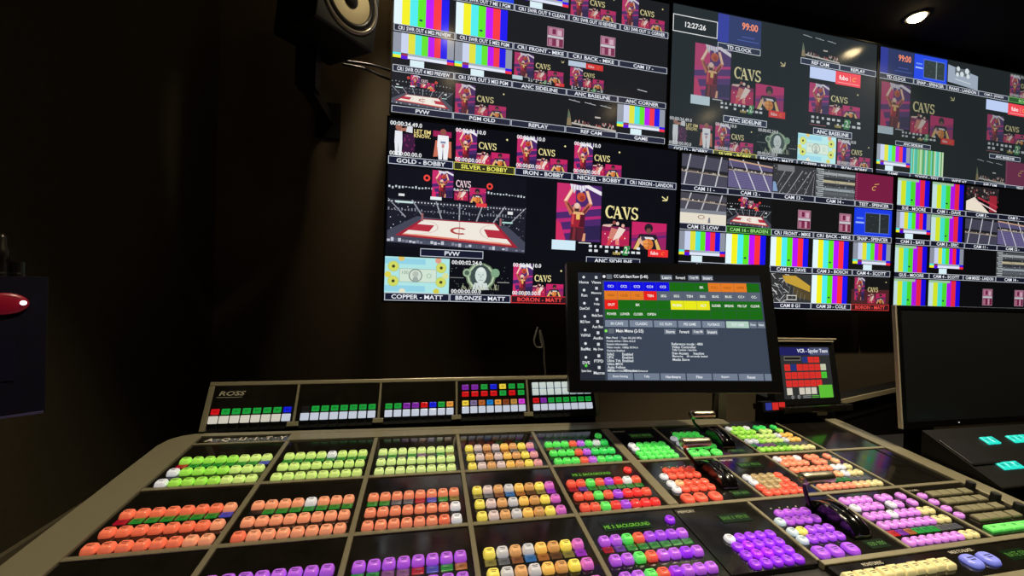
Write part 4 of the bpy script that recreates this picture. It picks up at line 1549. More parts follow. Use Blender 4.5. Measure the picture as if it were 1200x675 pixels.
add_box(bm, 0.0127, WB - 0.0127, 0.006, 0.030, 0.0, 0.0163)
link('slot_strip', bm_mesh(bm, 'slot_strip'), bar, None, M_BLACK)
for k in range(5):
    for i in range(7):
        x = k * PB + 0.030 + 0.023 * i + 0.006
        box_obj('slot_mark', (x - 0.0012, x + 0.0012, 0.0050, 0.0060, 0.002, 0.014), M_DARKMETAL, bar)
# housing down to the desk
bm = bmesh.new()
binv = BM_.inverted()
tp = [Vector((0.004, 0.0305, HB - 0.002)), Vector((WB - 0.004, 0.0305, HB - 0.002)), Vector((WB - 0.004, 0.0305, 0.0)), Vector((0.004, 0.0305, 0.0))]
tw = [BM_ @ p for p in tp]
bt = [binv @ Vector((tw[0].x, 1.14, CZ - 0.29)), binv @ Vector((tw[1].x, 1.14, CZ - 0.29)), binv @ Vector((tw[2].x, 1.14, DESK_Z + 0.001)), binv @ Vector((tw[3].x, 1.14, DESK_Z + 0.001))]
hexa(bm, tp, bt)
fr = [tp[3], tp[2], binv @ Vector((tw[2].x, tw[2].y, DESK_Z + 0.001)), binv @ Vector((tw[3].x, tw[3].y, DESK_Z + 0.001))]
bk = [binv @ Vector((tw[3].x, 1.14, CZ - 0.385)), binv @ Vector((tw[2].x, 1.14, CZ - 0.385)), bt[2], bt[3]]
hexa(bm, fr, bk)
link('housing', bm_mesh(bm, 'housing'), bar, None, M_BODY)

BAYS = [
    ([(None, None, None), ('sr sg sg sg sg sg sg sb', 0.0455, 'd'), ('cw ' * 7 + 'bw', 0.0265, 'w')], 'bar key panel with maker lettering, at the left end of the bar'),
    ([('dk sg sg sg sg sg sg sg', 0.0455, 'd'), ('bw ' * 8, 0.0265, 'w')], 'bar key panel with seven green keys over a row of white keys'),
    ([('sg sg sp sp sr sb sg so', 0.0455, 'd'), ('bw ' * 8, 0.0265, 'w')], 'bar key panel with green, purple, red, blue and orange keys over white'),
    ([('sp sp sg sb sy sg sg', 0.0895, 'D'), ('sr sr sr sr sg sr sg', 0.0710, 'D'), ('sy sgp sob sbl so sbr stn smg', 0.0465, 'd'), ('bw ' * 8, 0.0280, 'w')], 'bar key panel with four rows, its two upper rows of coloured square keys'),
    ([('ice ' * 8, 0.0895, 'w'), ('ice ' * 8, 0.0705, 'w'), ('sr sp sg sg sg sg sg sg', 0.0475, 'd'), ('bw ' * 8, 0.0280, 'w')], 'bar key panel of mostly white keys, partly behind the touchscreen'),
]
RX = Matrix.Rotation(math.radians(90), 4, 'X')
for k, (rows, label) in enumerate(BAYS):
    x0 = k * PB + (0.0045 if k else 0.013)
    x1 = (k + 1) * PB - 0.0025 if k < 4 else WB - 0.0130
    t = empty('bar_key_panel', label, 'key panel', BM_ @ Matrix.Translation((x0, 0, 0.0168)), 'key panels of the bar')
    box_obj('face_plate', (0, x1 - x0, 0.002, 0.010, 0, HB - 0.0278), M_GLOSS, t)
    xc = (k + 0.5) * PB + 0.004 - x0
    for row, z, typ in rows:
        if row is None:
            continue
        cs = rep(row)
        n = len(cs)
        p = 0.0230 if n == 8 else 0.0268
        for i, cc in enumerate(cs):
            xx = xc + (i - (n - 1) / 2) * p
            if typ == 'w':
                w, d, h, nm = 0.0192, 0.0178, 0.0060, 'push_button'
            elif typ == 'D':
                w, d, h, nm = 0.0190, 0.0140, 0.0012, 'key_display'
            else:
                w, d, h, nm = 0.0180, 0.0135, 0.0012, 'key_display'
            me = cap_mesh(w, d, h, 0.0012, 0.0004, typ != 'w')
            o = bpy.data.objects.new(nm, me)
            COL.objects.link(o)
            o.parent = t
            o.matrix_local = Matrix.Translation((xx, 0.002, z - 0.0168)) @ RX
            o.material_slots[0].link = 'OBJECT'
            o.material_slots[0].material = lit(cc, 0.75 if typ == 'w' else 0.9, 0.3) if cc != 'x' else M_BLACK
            if typ != 'w':
                o.material_slots[1].link = 'OBJECT'
                o.material_slots[1].material = dark_of(cc)
    if k == 0:
        # maker's lettering on the bar
        vs, fs, wh = text_shape('ROSS', 0.03)
        me = bpy.data.meshes.new('lettering')
        me.from_pydata([(0.012 + a * 0.056 + b * 0.004, 0.0015, 0.0665 + b * 0.0115) for a, b in vs] + [(0.008, 0.0015, 0.0622), (0.066, 0.0015, 0.0622), (0.0663, 0.0015, 0.0635), (0.0083, 0.0015, 0.0635)], [],
                       fs + [(len(vs), len(vs) + 1, len(vs) + 2, len(vs) + 3)])
        link('lettering', me, t, None, mat('maker_grey', (150, 146, 130), 0.5))


# ------------------------------------------------------------------ centre touchscreen
def pose(c, yaw, tilt, roll):
    return Matrix.Translation(c) @ Matrix.Rotation(yaw, 4, 'Z') @ Matrix.Rotation(tilt, 4, 'X') @ Matrix.Rotation(roll, 4, 'Y')


TM_ = pose((0.6002, 0.8608, CZ - 0.0900), -0.1767, -0.1878, -0.0177)
ts = empty('touchscreen_monitor', 'black touchscreen monitor with a coloured key grid menu, standing over the console', 'monitor', TM_)
w2, h2, bz = 0.4761 / 2, 0.2678 / 2, 0.0275
bm = bmesh.new()
add_box(bm, -w2 - bz, w2 + bz, 0.001, 0.030, -h2 - bz - 0.002, h2 + bz)
bevel(bm, 0.003, 2)
link('casing', bm_mesh(bm, 'casing'), ts, None, M_BEZEL)
bm = bmesh.new()
for b in ((-w2 - bz, -w2, -h2 - bz, h2 + bz), (w2, w2 + bz, -h2 - bz, h2 + bz), (-w2, w2, h2, h2 + bz), (-w2, w2, -h2 - bz, -h2)):
    add_box(bm, b[0], b[1], -0.0012, 0.0012, b[2], b[3])
link('bezel', bm_mesh(bm, 'bezel'), ts, None, M_BEZEL)
A = Art(-w2, w2, -h2, h2, y=0.0005)
DARKUI, UI = (30, 34, 42), (58, 68, 84)
A.rect(0, 0, 1, 1, UI)
dsp = A.build('display', ts)
A = Art(-w2, w2, -h2, h2, y=0.0002)
A.rect(0, 0, 0.13, 1, (38, 43, 54))
side_l = ['Home', 'Run', 'DevCtrl', 'MLE Views', 'VidWall', 'BusMat', 'DVE', 'System Status']
side_r = ['Views', 'Memory', 'Help', 'Media Store', 'Aux Bus', 'Audio', 'My Dev', 'FTPD', 'Macros']
for i, s in enumerate(side_l):
    y = 0.045 + 0.125 * i if i < 7 else 0.87
    A.disc(0.032, y, 0.013, (220, 224, 228) if i < 7 else (80, 220, 60), n=8)
    A.text(s, 0.008, y + 0.035, 0.058, y + 0.062, (226, 230, 234))
for i, s in enumerate(side_r):
    y = 0.045 + 0.105 * i
    A.rect(0.092, y - 0.012, 0.106, y + 0.014, (206, 210, 216))
    A.text(s, 0.070, y + 0.035, 0.126, y + 0.062, (226, 230, 234))
A.build('menu_sidebar', dsp)
# upper pane: coloured grid
A = Art(-w2, w2, -h2, h2, y=0.0002)
A.rect(0.13, 0, 1, 0.072, (22, 24, 28))
A.disc(0.142, 0.036, 0.014, (236, 238, 240))
A.rect(0.155, 0.015, 0.185, 0.058, (96, 102, 112))
A.text('CC Left Start Row (5-40)', 0.195, 0.016, 0.38, 0.056, (240, 242, 244), 'l')
for x, s in ((0.45, 'Learn'), (0.525, 'Forward'), (0.60, 'Copy Bk'), (0.675, 'Insert')):
    if s != 'Forward':
        A.rect(x, 0.012, x + 0.062, 0.060, (104, 112, 126))
    A.text(s, x + 0.008, 0.022, x + 0.058, 0.052, (236, 238, 240))
G, B_, O_, R_, S_, Y_ = (20, 104, 16), (10, 10, 226), (226, 122, 34), (232, 30, 24), (88, 98, 114), (232, 232, 24)
ROWS = [[B_] * 5 + [G] * 3 + [O_] * 3 + [G], [O_] * 3 + [R_] + [S_] * 8, [R_] + [G] * 4 + [Y_] * 3 + [G] * 4, [G] * 12]
TX = [['CC1', 'CC2', 'CC3', 'CC4', 'CC5', '', '', 'BK', 'FULL', 'HALF', 'WIPE', ''], ['WIN', 'LOSE', 'TIE', 'TEN', 'SEG', 'SEG', 'TEN', 'SEG', 'BUG', 'BUG', 'CC+', 'CC-'],
      ['OUT', '', 'BK', '', '', 'PROMO', '', 'ALT', 'SLIDER', 'BREAK', 'PRE CLIP', 'CLEAR'], ['POWER', 'LOWER', 'CLOSER', 'OPEN', '', '', '', '', '', '', '', '']]
for j in range(4):
    y = 0.085 + 0.088 * j
    for i in range(12):
        x = 0.140 + 0.0708 * i
        A.rect(x, y, x + 0.0696, y + 0.0855, ROWS[j][i], False)
    A.layer += 1
    for i in range(12):
        if TX[j][i]:
            x = 0.140 + 0.0708 * i
            A.text(TX[j][i], x + 0.010, y + 0.032, x + 0.060, y + 0.056, (236, 240, 230) if ROWS[j][i] is not O_ else (170, 90, 30))
for i, s in enumerate(['IN CAVS', 'CLASSIC', 'CC RUN', 'PRE GAME', 'PLAYBACK', 'POST GAME']):
    x = 0.138 + 0.1295 * i
    A.rect(x, 0.452, x + 0.122, 0.514, (120, 132, 150) if i < 5 else (176, 206, 190))
    A.text(s, x + 0.03, 0.470, x + 0.095, 0.496, (226, 232, 238))
for i, s in enumerate(['Prev', 'Next']):
    x = 0.915 - 0.004 + 0.045 * i
    A.rect(x, 0.452, x + 0.040, 0.514, (104, 116, 132))
    A.text(s, x + 0.006, 0.472, x + 0.034, 0.494, (226, 232, 238))
A.build('menu_pane', dsp)
A = Art(-w2, w2, -h2, h2, y=0.0002)
A.disc(0.142, 0.552, 0.014, (130, 226, 90))
A.rect(0.155, 0.53, 0.185, 0.575, (96, 104, 116))
A.text('Main Menu (2-55)', 0.195, 0.534, 0.34, 0.574, (240, 242, 244), 'l')
for x, s in ((0.45, 'Store'), (0.525, 'Forward'), (0.60, 'Copy Bk'), (0.675, 'Insert')):
    if s != 'Forward':
        A.rect(x, 0.53, x + 0.062, 0.578, (104, 114, 130))
    A.text(s, x + 0.008, 0.540, x + 0.058, 0.568, (236, 238, 240))
for i, (a, b) in enumerate([('Main Panel   : Type: AS (AS XFS)', ''), ('Acuity sn/rev : Ultra v6.2.0', ''), ('System Information', ''), ('Video mode : 1080p 59.94 A', ''), ('Options Enabled', ''), ('Safe2', 'Enabled'), ('UPX', 'Enabled'), ('Ultra Trk', 'Enabled'), ('Ultra MVX', ''), ('Auto Follow', ''), ('MPX', 'XPression')]):
    y = 0.605 + 0.0295 * i
    A.text(a, 0.142, y, 0.33, y + 0.024, (222, 228, 232), 'l')
    if b:
        A.text(b, 0.222, y, 0.30, y + 0.024, (222, 228, 232), 'l')
for i, s in enumerate(['Reference mode : 480i', 'Video Controller', 'Tally Comms : Inactive', 'Dev Access     Inactive', 'Memories     60 currently loaded', 'Media Store']):
    A.text(s, 0.485, 0.655 + 0.0285 * i, 0.70, 0.679 + 0.0285 * i, (222, 228, 232), 'l')
A.text('*Control Unit 1024 by Serial Enhanced', 0.15, 0.905, 0.35, 0.928, (222, 228, 232), 'l')
for i, s in enumerate(['Event Setting', 'Tally', 'Hardware', 'Files', 'Export', 'Reset']):
    x = 0.142 + 0.1372 * i
    A.rect(x, 0.935, x + 0.130, 0.995, (112, 124, 142))
    A.text(s, x + 0.025, 0.953, x + 0.105, 0.978, (228, 232, 238))
A.rect(0.965, 0.935, 1.0, 0.995, (112, 124, 142))
A.build('menu_pane', dsp)
# pole and arm that carry it
pole_b = Vector((0.888, 1.030, DESK_Z + 0.001))
inv = TM_.inverted()
bm = bmesh.new()
add_box(bm, pole_b.x - 0.014, pole_b.x + 0.014, pole_b.y - 0.014, pole_b.y + 0.014, DESK_Z + 0.001, CZ - 0.13)
add_box(bm, pole_b.x - 0.07, pole_b.x + 0.07, pole_b.y - 0.02, pole_b.y + 0.09, DESK_Z + 0.001, DESK_Z + 0.012)
for v in bm.verts:
    v.co = inv @ v.co
link('support_pole', bm_mesh(bm, 'support_pole'), ts, None, mat('pole_olive', (62, 58, 46), 0.5))
bm = bmesh.new()
add_tube(bm, [inv @ Vector((0.880, 1.03, CZ - 0.16)), inv @ Vector((0.75, 0.98, CZ - 0.16)), Vector((0.02, 0.05, 0.0)), Vector((0.0, 0.0302, 0.0))], 0.013, 10)
link('support_arm', bm_mesh(bm, 'support_arm', True), ts, None, M_BLACK)

# looped cable left of the touchscreen
bm = bmesh.new()
add_tube(bm, smooth_path([(0.335, 1.165, CZ - 0.130), (0.328, 1.160, CZ - 0.150), (0.322, 1.155, CZ - 0.172), (0.330, 1.155, CZ - 0.190), (0.348, 1.155, CZ - 0.190), (0.344, 1.158, CZ - 0.168), (0.342, 1.162, CZ - 0.140), (0.356, 1.165, CZ - 0.185), (0.362, 1.172, CZ - 0.24), (0.372, 1.180, CZ - 0.32), (0.376, 1.185, DESK_Z + 0.006)], 6), 0.0030, 8)
tag(link('cable_loop', bm_mesh(bm, 'cable_loop', True), None, None, M_CABLEG), 'thin grey looped cable behind the left edge of the touchscreen', 'cable')

# ------------------------------------------------------------------ small touch panel on the right
k = 1.38
PM = pose((0.8569 * k, 0.7247 * k, CZ - 0.1805 * k), 0.0868, -0.169, 0.0213)
tp_ = empty('touch_panel', 'small touch panel with red key grid, right of the big touchscreen', 'touch panel', PM)
w2, h2 = 0.155 * k / 2, 0.115 * k / 2
bm = bmesh.new()
add_box(bm, -w2 - 0.035, w2 + 0.030, 0.001, 0.03, -h2 - 0.020, h2 + 0.016)
bevel(bm, 0.003)
link('casing', bm_mesh(bm, 'casing'), tp_, None, M_BLACK)
bm = bmesh.new()
add_box(bm, -w2 - 0.035, w2 + 0.018, -0.006, 0.045, h2 + 0.018, h2 + 0.0215)
add_box(bm, -w2 - 0.035, w2 + 0.035, -0.004, 0.050, h2 + 0.026, h2 + 0.0300)
add_box(bm, -w2 - 0.030, w2 + 0.015, 0.012, 0.040, h2 + 0.0155, h2 + 0.027)
link('top_bracket', bm_mesh(bm, 'top_bracket'), tp_, None, M_SILVER)
A = Art(-w2, w2, -h2, h2, y=0.0004)
A.rect(0, 0, 1, 1, (44, 46, 46))
A.rect(0, 0.0, 1, 0.16, (26, 28, 92))
A.rect(0.6, 0.0, 1, 0.16, (70, 76, 106))
A.text('VCR - Spyder Team', 0.34, 0.03, 0.98, 0.13, (226, 230, 240))
A.rect(0.07, 0.18, 0.40, 0.26, (120, 116, 110))
A.rect(0.08, 0.195, 0.39, 0.245, (20, 18, 18))
RD = (214, 46, 40)
for j in range(4):
    for i in range(7):
        x = 0.06 + 0.121 * i
        y = 0.16 + 0.155 * j
        if j == 0 and i < 3:
            continue
        c = RD
        if (j, i) in ((0, 3), (1, 1)):
            c = (36, 50, 120)
        if i == 6:
            c = {1: (196, 200, 170), 2: (70, 190, 50)}.get(j)
            if c is None:
                continue
        yy0 = y + (0.02 if j else 0.03)
        A.rect(x, yy0, x + 0.112, y + 0.145, c, False)
        A.rect(x + 0.03, y + 0.08, x + 0.08, y + 0.09, tuple(v * 0.6 for v in c), False)
A.layer += 1
for i in range(6):
    if i in (0, 2, 3, 4, 5):
        if i < 5:
            A.rect(0.06 + 0.121 * i, 0.79, 0.06 + 0.121 * i + 0.105, 0.92, (206, 200, 184) if i != 1 else (60, 60, 60), False)
A.layer += 1
A.rect(0.70, 0.75, 0.98, 1.0, (92, 186, 52))
for x in (0.16, 0.28):
    A.disc(x, 0.965, 0.035, (150, 150, 150))
    A.disc(x, 0.965, 0.02, (60, 60, 60))
for y in (0.945, 0.975):
    A.rect(0.36, y, 0.52, y + 0.012, (150, 156, 150), False)
    A.rect(0.54, y, 0.68, y + 0.014, (90, 180, 60), False)
A.build('display', tp_)
# strip of three lit keys at the left of the panel foot
fk = box_obj('foot', (-w2 - 0.03, w2 + 0.05, -0.020, 0.09, -h2 - 0.040, -h2 - 0.0205), M_GLOSS, tp_, 0.004)
A = Art(-w2 - 0.012 - 0.035 * 2, -w2 + 0.033 - 0.035, -h2 - 0.030, -h2 - 0.006, y=-0.0015)
for i, c in enumerate(((44, 54, 140), (206, 40, 36), (206, 40, 36))):
    A.rect(i / 3 + 0.01, 0.05, (i + 1) / 3 - 0.02, 0.95, c, False)
box_obj('key_strip', (-w2 - 0.09, -w2 + 0.0, -0.0005, 0.02, -h2 - 0.034, -h2 - 0.0205 + 0.016), M_BLACK, tp_)
A.build('key_lights', tp_)
bm = bmesh.new()
inv = PM.inverted()
cc = PM @ Vector((0, 0.03, 0))
add_box(bm, cc.x - 0.08, cc.x + 0.09, cc.y + 0.005, cc.y + 0.08, DESK_Z + 0.001, CZ - 0.345)
for v in bm.verts:
    v.co = inv @ v.co
link('pedestal', bm_mesh(bm, 'pedestal'), tp_, None, M_BLACK)

# ------------------------------------------------------------------ dark monitor at the right
ang = -math.radians(4.6)
RM = Matrix.Translation((1.268, 0.80, CZ - 0.359)) @ Matrix.Rotation(ang, 4, 'X')
rmn = empty('desk_monitor', 'large switched off desk monitor with a silver left edge', 'monitor', RM)
bm = bmesh.new()
add_box(bm, 0.006, 0.60, 0.002, 0.010, 0.0, 0.337)
add_box(bm, 0.06, 0.54, 0.0102, 0.034, 0.03, 0.30)
link('casing', bm_mesh(bm, 'casing'), rmn, None, M_BLACK)
box_obj('side_edge', (0.0, 0.0058, 0.0, 0.0085, 0.0, 0.338), M_SILVER, rmn)
bm = bmesh.new()
for b in ((0.006, 0.020, 0.0, 0.337), (0.588, 0.60, 0.0, 0.337), (0.020, 0.588, 0.327, 0.337), (0.020, 0.588, 0.0, 0.018)):
    add_box(bm, b[0], b[1], -0.001, 0.002, b[2], b[3])
link('bezel', bm_mesh(bm, 'bezel'), rmn, None, M_BEZEL)
box_obj('display', (0.020, 0.588, 0.0005, 0.0018, 0.018, 0.327), mat('screen_off', (26, 27, 28), 0.38), rmn)
bm = bmesh.new()
add_lathe(bm, [(0.0016, 0), (0.0016, 0.001), (0, 0.0014)], 8, Matrix.Translation((0.21, -0.001, 0.009)) @ Matrix.Rotation(math.radians(90), 4, 'X'))
link('power_light', bm_mesh(bm, 'power_light'), rmn, None, mat('power_led', (200, 200, 200), 0.4, emit=(220, 220, 220), strength=0.7))
bm = bmesh.new()
add_box(bm, 0.26, 0.34, 0.0345, 0.08, 0.05, 0.26)
inv = RM.inverted()
vs = add_box(bm, 1.49, 1.65, 0.905, 1.06, DESK_Z + 0.001, DESK_Z + 0.015)
vs += add_box(bm, 1.53, 1.61, 0.93, 0.96, DESK_Z + 0.015, CZ - 0.2)
for v in vs:
    v.co = inv @ v.co
link('stand', bm_mesh(bm, 'stand'), rmn, None, M_BLACK)

# ------------------------------------------------------------------ panel with cyan keys right of the console
KT = math.radians(27)
KM = basis((1.2765, 0.62, CZ - 0.4269), (1, 0, 0), (0, math.cos(KT), math.sin(KT)), (0, -math.sin(KT), math.cos(KT)))
kp = empty('intercom_key_panel', 'black control panel with cyan lit keys under the dark monitor', 'control panel', KM)
bm = bmesh.new()
top = [Vector((0.010, 0, 0)), Vector((0.60, 0, 0)), Vector((0.60, 0.166, 0)), Vector((0.010, 0.166, 0))]
inv = KM.inverted()
bot = []
for p in top:
    w = KM @ p
    w.z = DESK_Z + 0.001
    bot.append(inv @ w)
hexa(bm, top, bot)
link('housing', bm_mesh(bm, 'housing'), kp, None, mat('panel_satin_black', (5, 5, 6), 0.55, spec=0.25))
box_obj('front_lip', (0.010, 0.60, -0.0035, -0.0003, -0.008, 0.002), M_DARKMETAL, kp)
box_obj('small_screen', (0.016, 0.106, 0.060, 0.132, 0.0, 0.003), mat('panel_screen', (24, 23, 27), 0.35), kp, 0.001)
box_obj('screen_lip', (0.016, 0.106, 0.056, 0.0595, 0.0, 0.004), M_DARKMETAL, kp)
for x, y, n in ((0.170, 0.1205, 2), (0.266, 0.1195, 3), (0.101, 0.0490, 3)):
    for i in range(n):
        me = cap_mesh(0.0215, 0.0225 if y > 0.1 else 0.020, 0.004, 0.002, 0.0006, True)
        o = bpy.data.objects.new('lit_key', me)
        COL.objects.link(o)
        o.parent = kp
        o.location = (x + i * 0.0236, y, 0)
        o.material_slots[0].link = 'OBJECT'
        o.material_slots[0].material = lit('cy', 0.95, 0.3)
        o.material_slots[1].link = 'OBJECT'
        o.material_slots[1].material = dark_of('cy')
for x, y, n in ((0.236, 0.049, 4), (0.360, 0.1195, 3), (0.350, 0.049, 4)):
    for i in range(n):
        me = cap_mesh(0.0215, 0.020, 0.004, 0.002, 0.0006, False)
        link('unlit_key', me, kp, Matrix.Translation((x + i * 0.0236, y, 0)), M_KNOB)
KM2 = CM @ Matrix.Translation((1.29, -0.14, -0.006))
k2 = empty('lower_key_panel', 'low black panel with tiny round keys before the cyan key panel', 'control panel', KM2)
bm = bmesh.new()
top = [Vector((0, 0, 0)), Vector((0.70, 0, 0)), Vector((0.70, 0.225, 0)), Vector((0, 0.225, 0))]
inv = KM2.inverted()
bot = []
for p in top:
    w = KM2 @ p
    w.z = DESK_Z + 0.001
    bot.append(inv @ w)
hexa(bm, top, bot)
link('housing', bm_mesh(bm, 'housing'), k2, None, MATS['panel_satin_black'])
for i in range(8):
    bm = bmesh.new()
    add_lathe(bm, [(0.0045, 0), (0.0045, 0.003), (0.0035, 0.004), (0, 0.004)], 12, Matrix.Translation((0.06 + 0.022 * i, 0.205, 0)))
    link('round_key', bm_mesh(bm, 'round_key'), k2, None, mat('round_key_grey', (70, 74, 84), 0.4))

# ------------------------------------------------------------------ desk and side counter
dk = empty('console_desk', 'dark desk top under the console running to the left wall', 'desk', Matrix.Translation((LEFT_X, 0.05, 0)))
box_obj('desk_top', (0.002, 3.0, 0.0, 1.19, DESK_Z - 0.03, DESK_Z), M_DESK, dk, 0.003)
box_obj('upstand', (0.002, 0.014, 0.0, 1.19, DESK_Z + 0.0005, DESK_Z + 0.024), M_TRIM, dk)
for lx in (0.15, 1.45, 2.85):
    box_obj('leg', (lx - 0.03, lx + 0.03, 0.2, 1.1, 0.0, DESK_Z - 0.0305), M_BLACK, dk)

a, b = Vector((1.72, 1.298, 0)), Vector((2.75, 1.576, 0))
yaw = math.atan2(b.y - a.y, b.x - a.x)
SM_ = Matrix.Translation((a.x, a.y, 0)) @ Matrix.Rotation(yaw, 4, 'Z')
sc_ = empty('side_counter', 'dark side counter with a light tan front edge, under the video wall', 'counter', SM_)
zc = CZ - 0.462
box_obj('counter_top', (0.0, 1.05, 0.006, 0.07, zc, zc + 0.02), M_BLACK, sc_)
box_obj('edge_strip', (0.0, 1.05, 0.0, 0.0058, zc, zc + 0.020), mat('edge_tan', (150, 140, 112), 0.5), sc_)
box_obj('front_panel', (0.0, 1.05, 0.03, 0.05, 0.0, zc - 0.0005), M_BLACK, sc_)
box_obj('lower_edge', (0.02, 1.05, 0.024, 0.0298, zc - 0.085, zc - 0.078), M_DARKMETAL, sc_)

# ------------------------------------------------------------------ loudspeaker
n = Vector((0.70, -0.70, -0.10)).normalized()
ex = Vector((0.7071, 0.7071, 0))
ez = ex.cross(n).normalized()
ez = -ez if ez.z < 0 else ez
roll = math.radians(-2.5)
ex, ez = (ex * math.cos(roll) + ez * math.sin(roll)), (ez * math.cos(roll) - ex * math.sin(roll))
SPB = Vector((-0.201, 1.327, CZ + 0.738))
SPM = basis(SPB, ex, -n, ez)        # x right along the face, y into the box, z up; origin at the lower right front corner
sp = empty('loudspeaker', 'black studio loudspeaker with a pale cone on a bracket high in the left corner', 'speaker', SPM)
bm = bmesh.new()
add_box(bm, -0.192, 0.0, 0.012, 0.245, 0.0, 0.33)
bevel(bm, 0.004)
link('cabinet', bm_mesh(bm, 'cabinet'), sp, None, M_CLOTHDARK)
bm = bmesh.new()
add_box(bm, -0.192, 0.0, 0.0, 0.0118, 0.0, 0.33)
bevel(bm, 0.004)
link('front_baffle', bm_mesh(bm, 'front_baffle'), sp, None, M_BAFFLE)
FM = Matrix.Translation((-0.0965, 0.0, 0.108)) @ Matrix.Rotation(math.radians(90), 4, 'X')   # z of lathe towards the listener
bm = bmesh.new()
add_lathe(bm, [(0.094, 0.0), (0.094, 0.004), (0.088, 0.007), (0.083, 0.004), (0.083, 0.0)], 48, FM)
link('driver_ring', bm_mesh(bm, 'driver_ring', True), sp, None, M_TRIMRING)
bm = bmesh.new()
add_lathe(bm, [(0.083, 0.0008), (0.079, 0.006), (0.072, 0.0072), (0.066, 0.003), (0.064, 0.0008)], 48, FM)
link('surround', bm_mesh(bm, 'surround', True), sp, None, M_RUBBER)
bm = bmesh.new()
add_lathe(bm, [(0.065, 0.0022), (0.05, 0.0016), (0.030, 0.001), (0.024, 0.0006)], 48, FM)
link('cone', bm_mesh(bm, 'cone', True), sp, None, M_CONE)
bm = bmesh.new()
add_lathe(bm, [(0.025, 0.0006), (0.021, 0.006), (0.012, 0.010), (0, 0.0115)], 32, FM)
link('dust_cap', bm_mesh(bm, 'dust_cap', True), sp, None, M_RUBBER)
TW_ = Matrix.Translation((-0.0965, 0.0, 0.265)) @ Matrix.Rotation(math.radians(90), 4, 'X')
bm = bmesh.new()
add_lathe(bm, [(0.046, 0.0), (0.046, 0.003), (0.036, 0.001), (0.018, 0.0006), (0.012, 0.006), (0, 0.009)], 32, TW_)
link('tweeter', bm_mesh(bm, 'tweeter', True), sp, None, M_RUBBER)
# bracket from the cabinet bottom back to the wall
inv = SPM.inverted()
bm = bmesh.new()
pb = SPM @ Vector((-0.10, 0.20, 0.0))
vs = add_box(bm, pb.x - 0.03, pb.x + 0.03, pb.y - 0.03, pb.y + 0.03, CZ + 0.625, pb.z + 0.012)
vs += add_box(bm, pb.x - 0.018, pb.x + 0.018, pb.y, WALL_Y - 0.001, CZ + 0.615, CZ + 0.655)
vs += add_box(bm, pb.x - 0.045, pb.x + 0.045, WALL_Y - 0.012, WALL_Y - 0.001, CZ + 0.56, CZ + 0.70)
for v in vs:
    v.co = inv @ v.co
link('wall_bracket', bm_mesh(bm, 'wall_bracket'), sp, None, M_BLACK)

for (p, lab) in (([(-0.32, 1.50, CZ + 0.790), (-0.238, 1.535, CZ + 0.808), (-0.19, 1.61, CZ + 0.838), (-0.13, 1.662, CZ + 0.860)], 'upper thin black cable from the loudspeaker to the wall monitor'),
                 ([(-0.33, 1.495, CZ + 0.775), (-0.261, 1.52, CZ + 0.783), (-0.20, 1.61, CZ + 0.806), (-0.13, 1.662, CZ + 0.815)], 'lower thin black cable from the loudspeaker to the wall monitor')):
    bm = bmesh.new()
    add_tube(bm, smooth_path(p, 6), 0.0045, 8)
    tag(link('speaker_cable', bm_mesh(bm, 'speaker_cable', True), None, None, M_CABLE), lab, 'cable', 'loudspeaker cables')

# ------------------------------------------------------------------ intercom station at the left
rgt = Vector((-0.572, 0.736, CZ - 0.0101))
ex = Vector((0.80, 0.60, 0)).normalized()
ey = Vector((-0.60, 0.80, 0))
IM = basis(Vector((-0.580, 0.736, CZ - 0.2205)), ex, ey, Vector((0, 0, 1)))
it = empty('intercom_station', 'dark navy intercom box with a red lamp and plugs on top', 'intercom', IM)
bm = bmesh.new()
add_box(bm, -0.215, 0.0, 0.002, 0.05, 0.0, 0.2103)
bevel(bm, 0.002)
link('housing', bm_mesh(bm, 'housing'), it, None, M_BLACK)
box_obj('front_panel', (-0.215, 0.0, 0.0, 0.0019, 0.0, 0.2103), M_NAVY, it)
box_obj('bottom_lip', (-0.215, -0.001, -0.003, -0.0002, 0.0, 0.003), mat('lip_violet', (70, 66, 104), 0.4), it)
bm = bmesh.new()
add_lathe(bm, [(0.016, 0), (0.016, 0.003), (0.012, 0.005), (0, 0.006)], 24, Matrix.Translation((-0.041, 0, 0.170)) @ Matrix.Rotation(math.radians(90), 4, 'X') @ Matrix.Diagonal((1.5, 1, 1, 1)))
link('red_lamp', bm_mesh(bm, 'red_lamp', True), it, None, mat('red_lamp', (110, 10, 26), 0.35, emit=(130, 14, 36), strength=0.28))
M_LED = mat('white_led', (255, 255, 255), 0.3, emit=(255, 250, 255), strength=3.0)
for x, z, r in ((-0.0225, 0.171, 0.0034), (-0.056, 0.142, 0.0030), (-0.058, 0.133, 0.0026)):
    bm = bmesh.new()
    bmesh.ops.create_uvsphere(bm, u_segments=12, v_segments=8, radius=r, matrix=Matrix.Translation((x, -0.005 if z > 0.15 else -0.001, z)))
    link('indicator_light', bm_mesh(bm, 'indicator_light', True), it, None, M_LED)
box_obj('speaker_slot', (-0.066, -0.050, -0.0012, 0, 0.075, 0.118), M_BLACK, it)
box_obj('label_window', (-0.048, -0.030, -0.0010, 0, 0.055, 0.112), mat('window_navy', (24, 24, 44), 0.3), it)
for i in range(5):
    x = -0.030 - 0.0155 * i
    bm = bmesh.new()
    add_lathe(bm, [(0.0082, 0), (0.0082, 0.004), (0.0076, 0.006), (0.0076, 0.022), (0, 0.022)], 16, Matrix.Translation((x, 0.026, 0.2103)))
    link('panel_socket', bm_mesh(bm, 'panel_socket'), it, None, M_DARKMETAL)
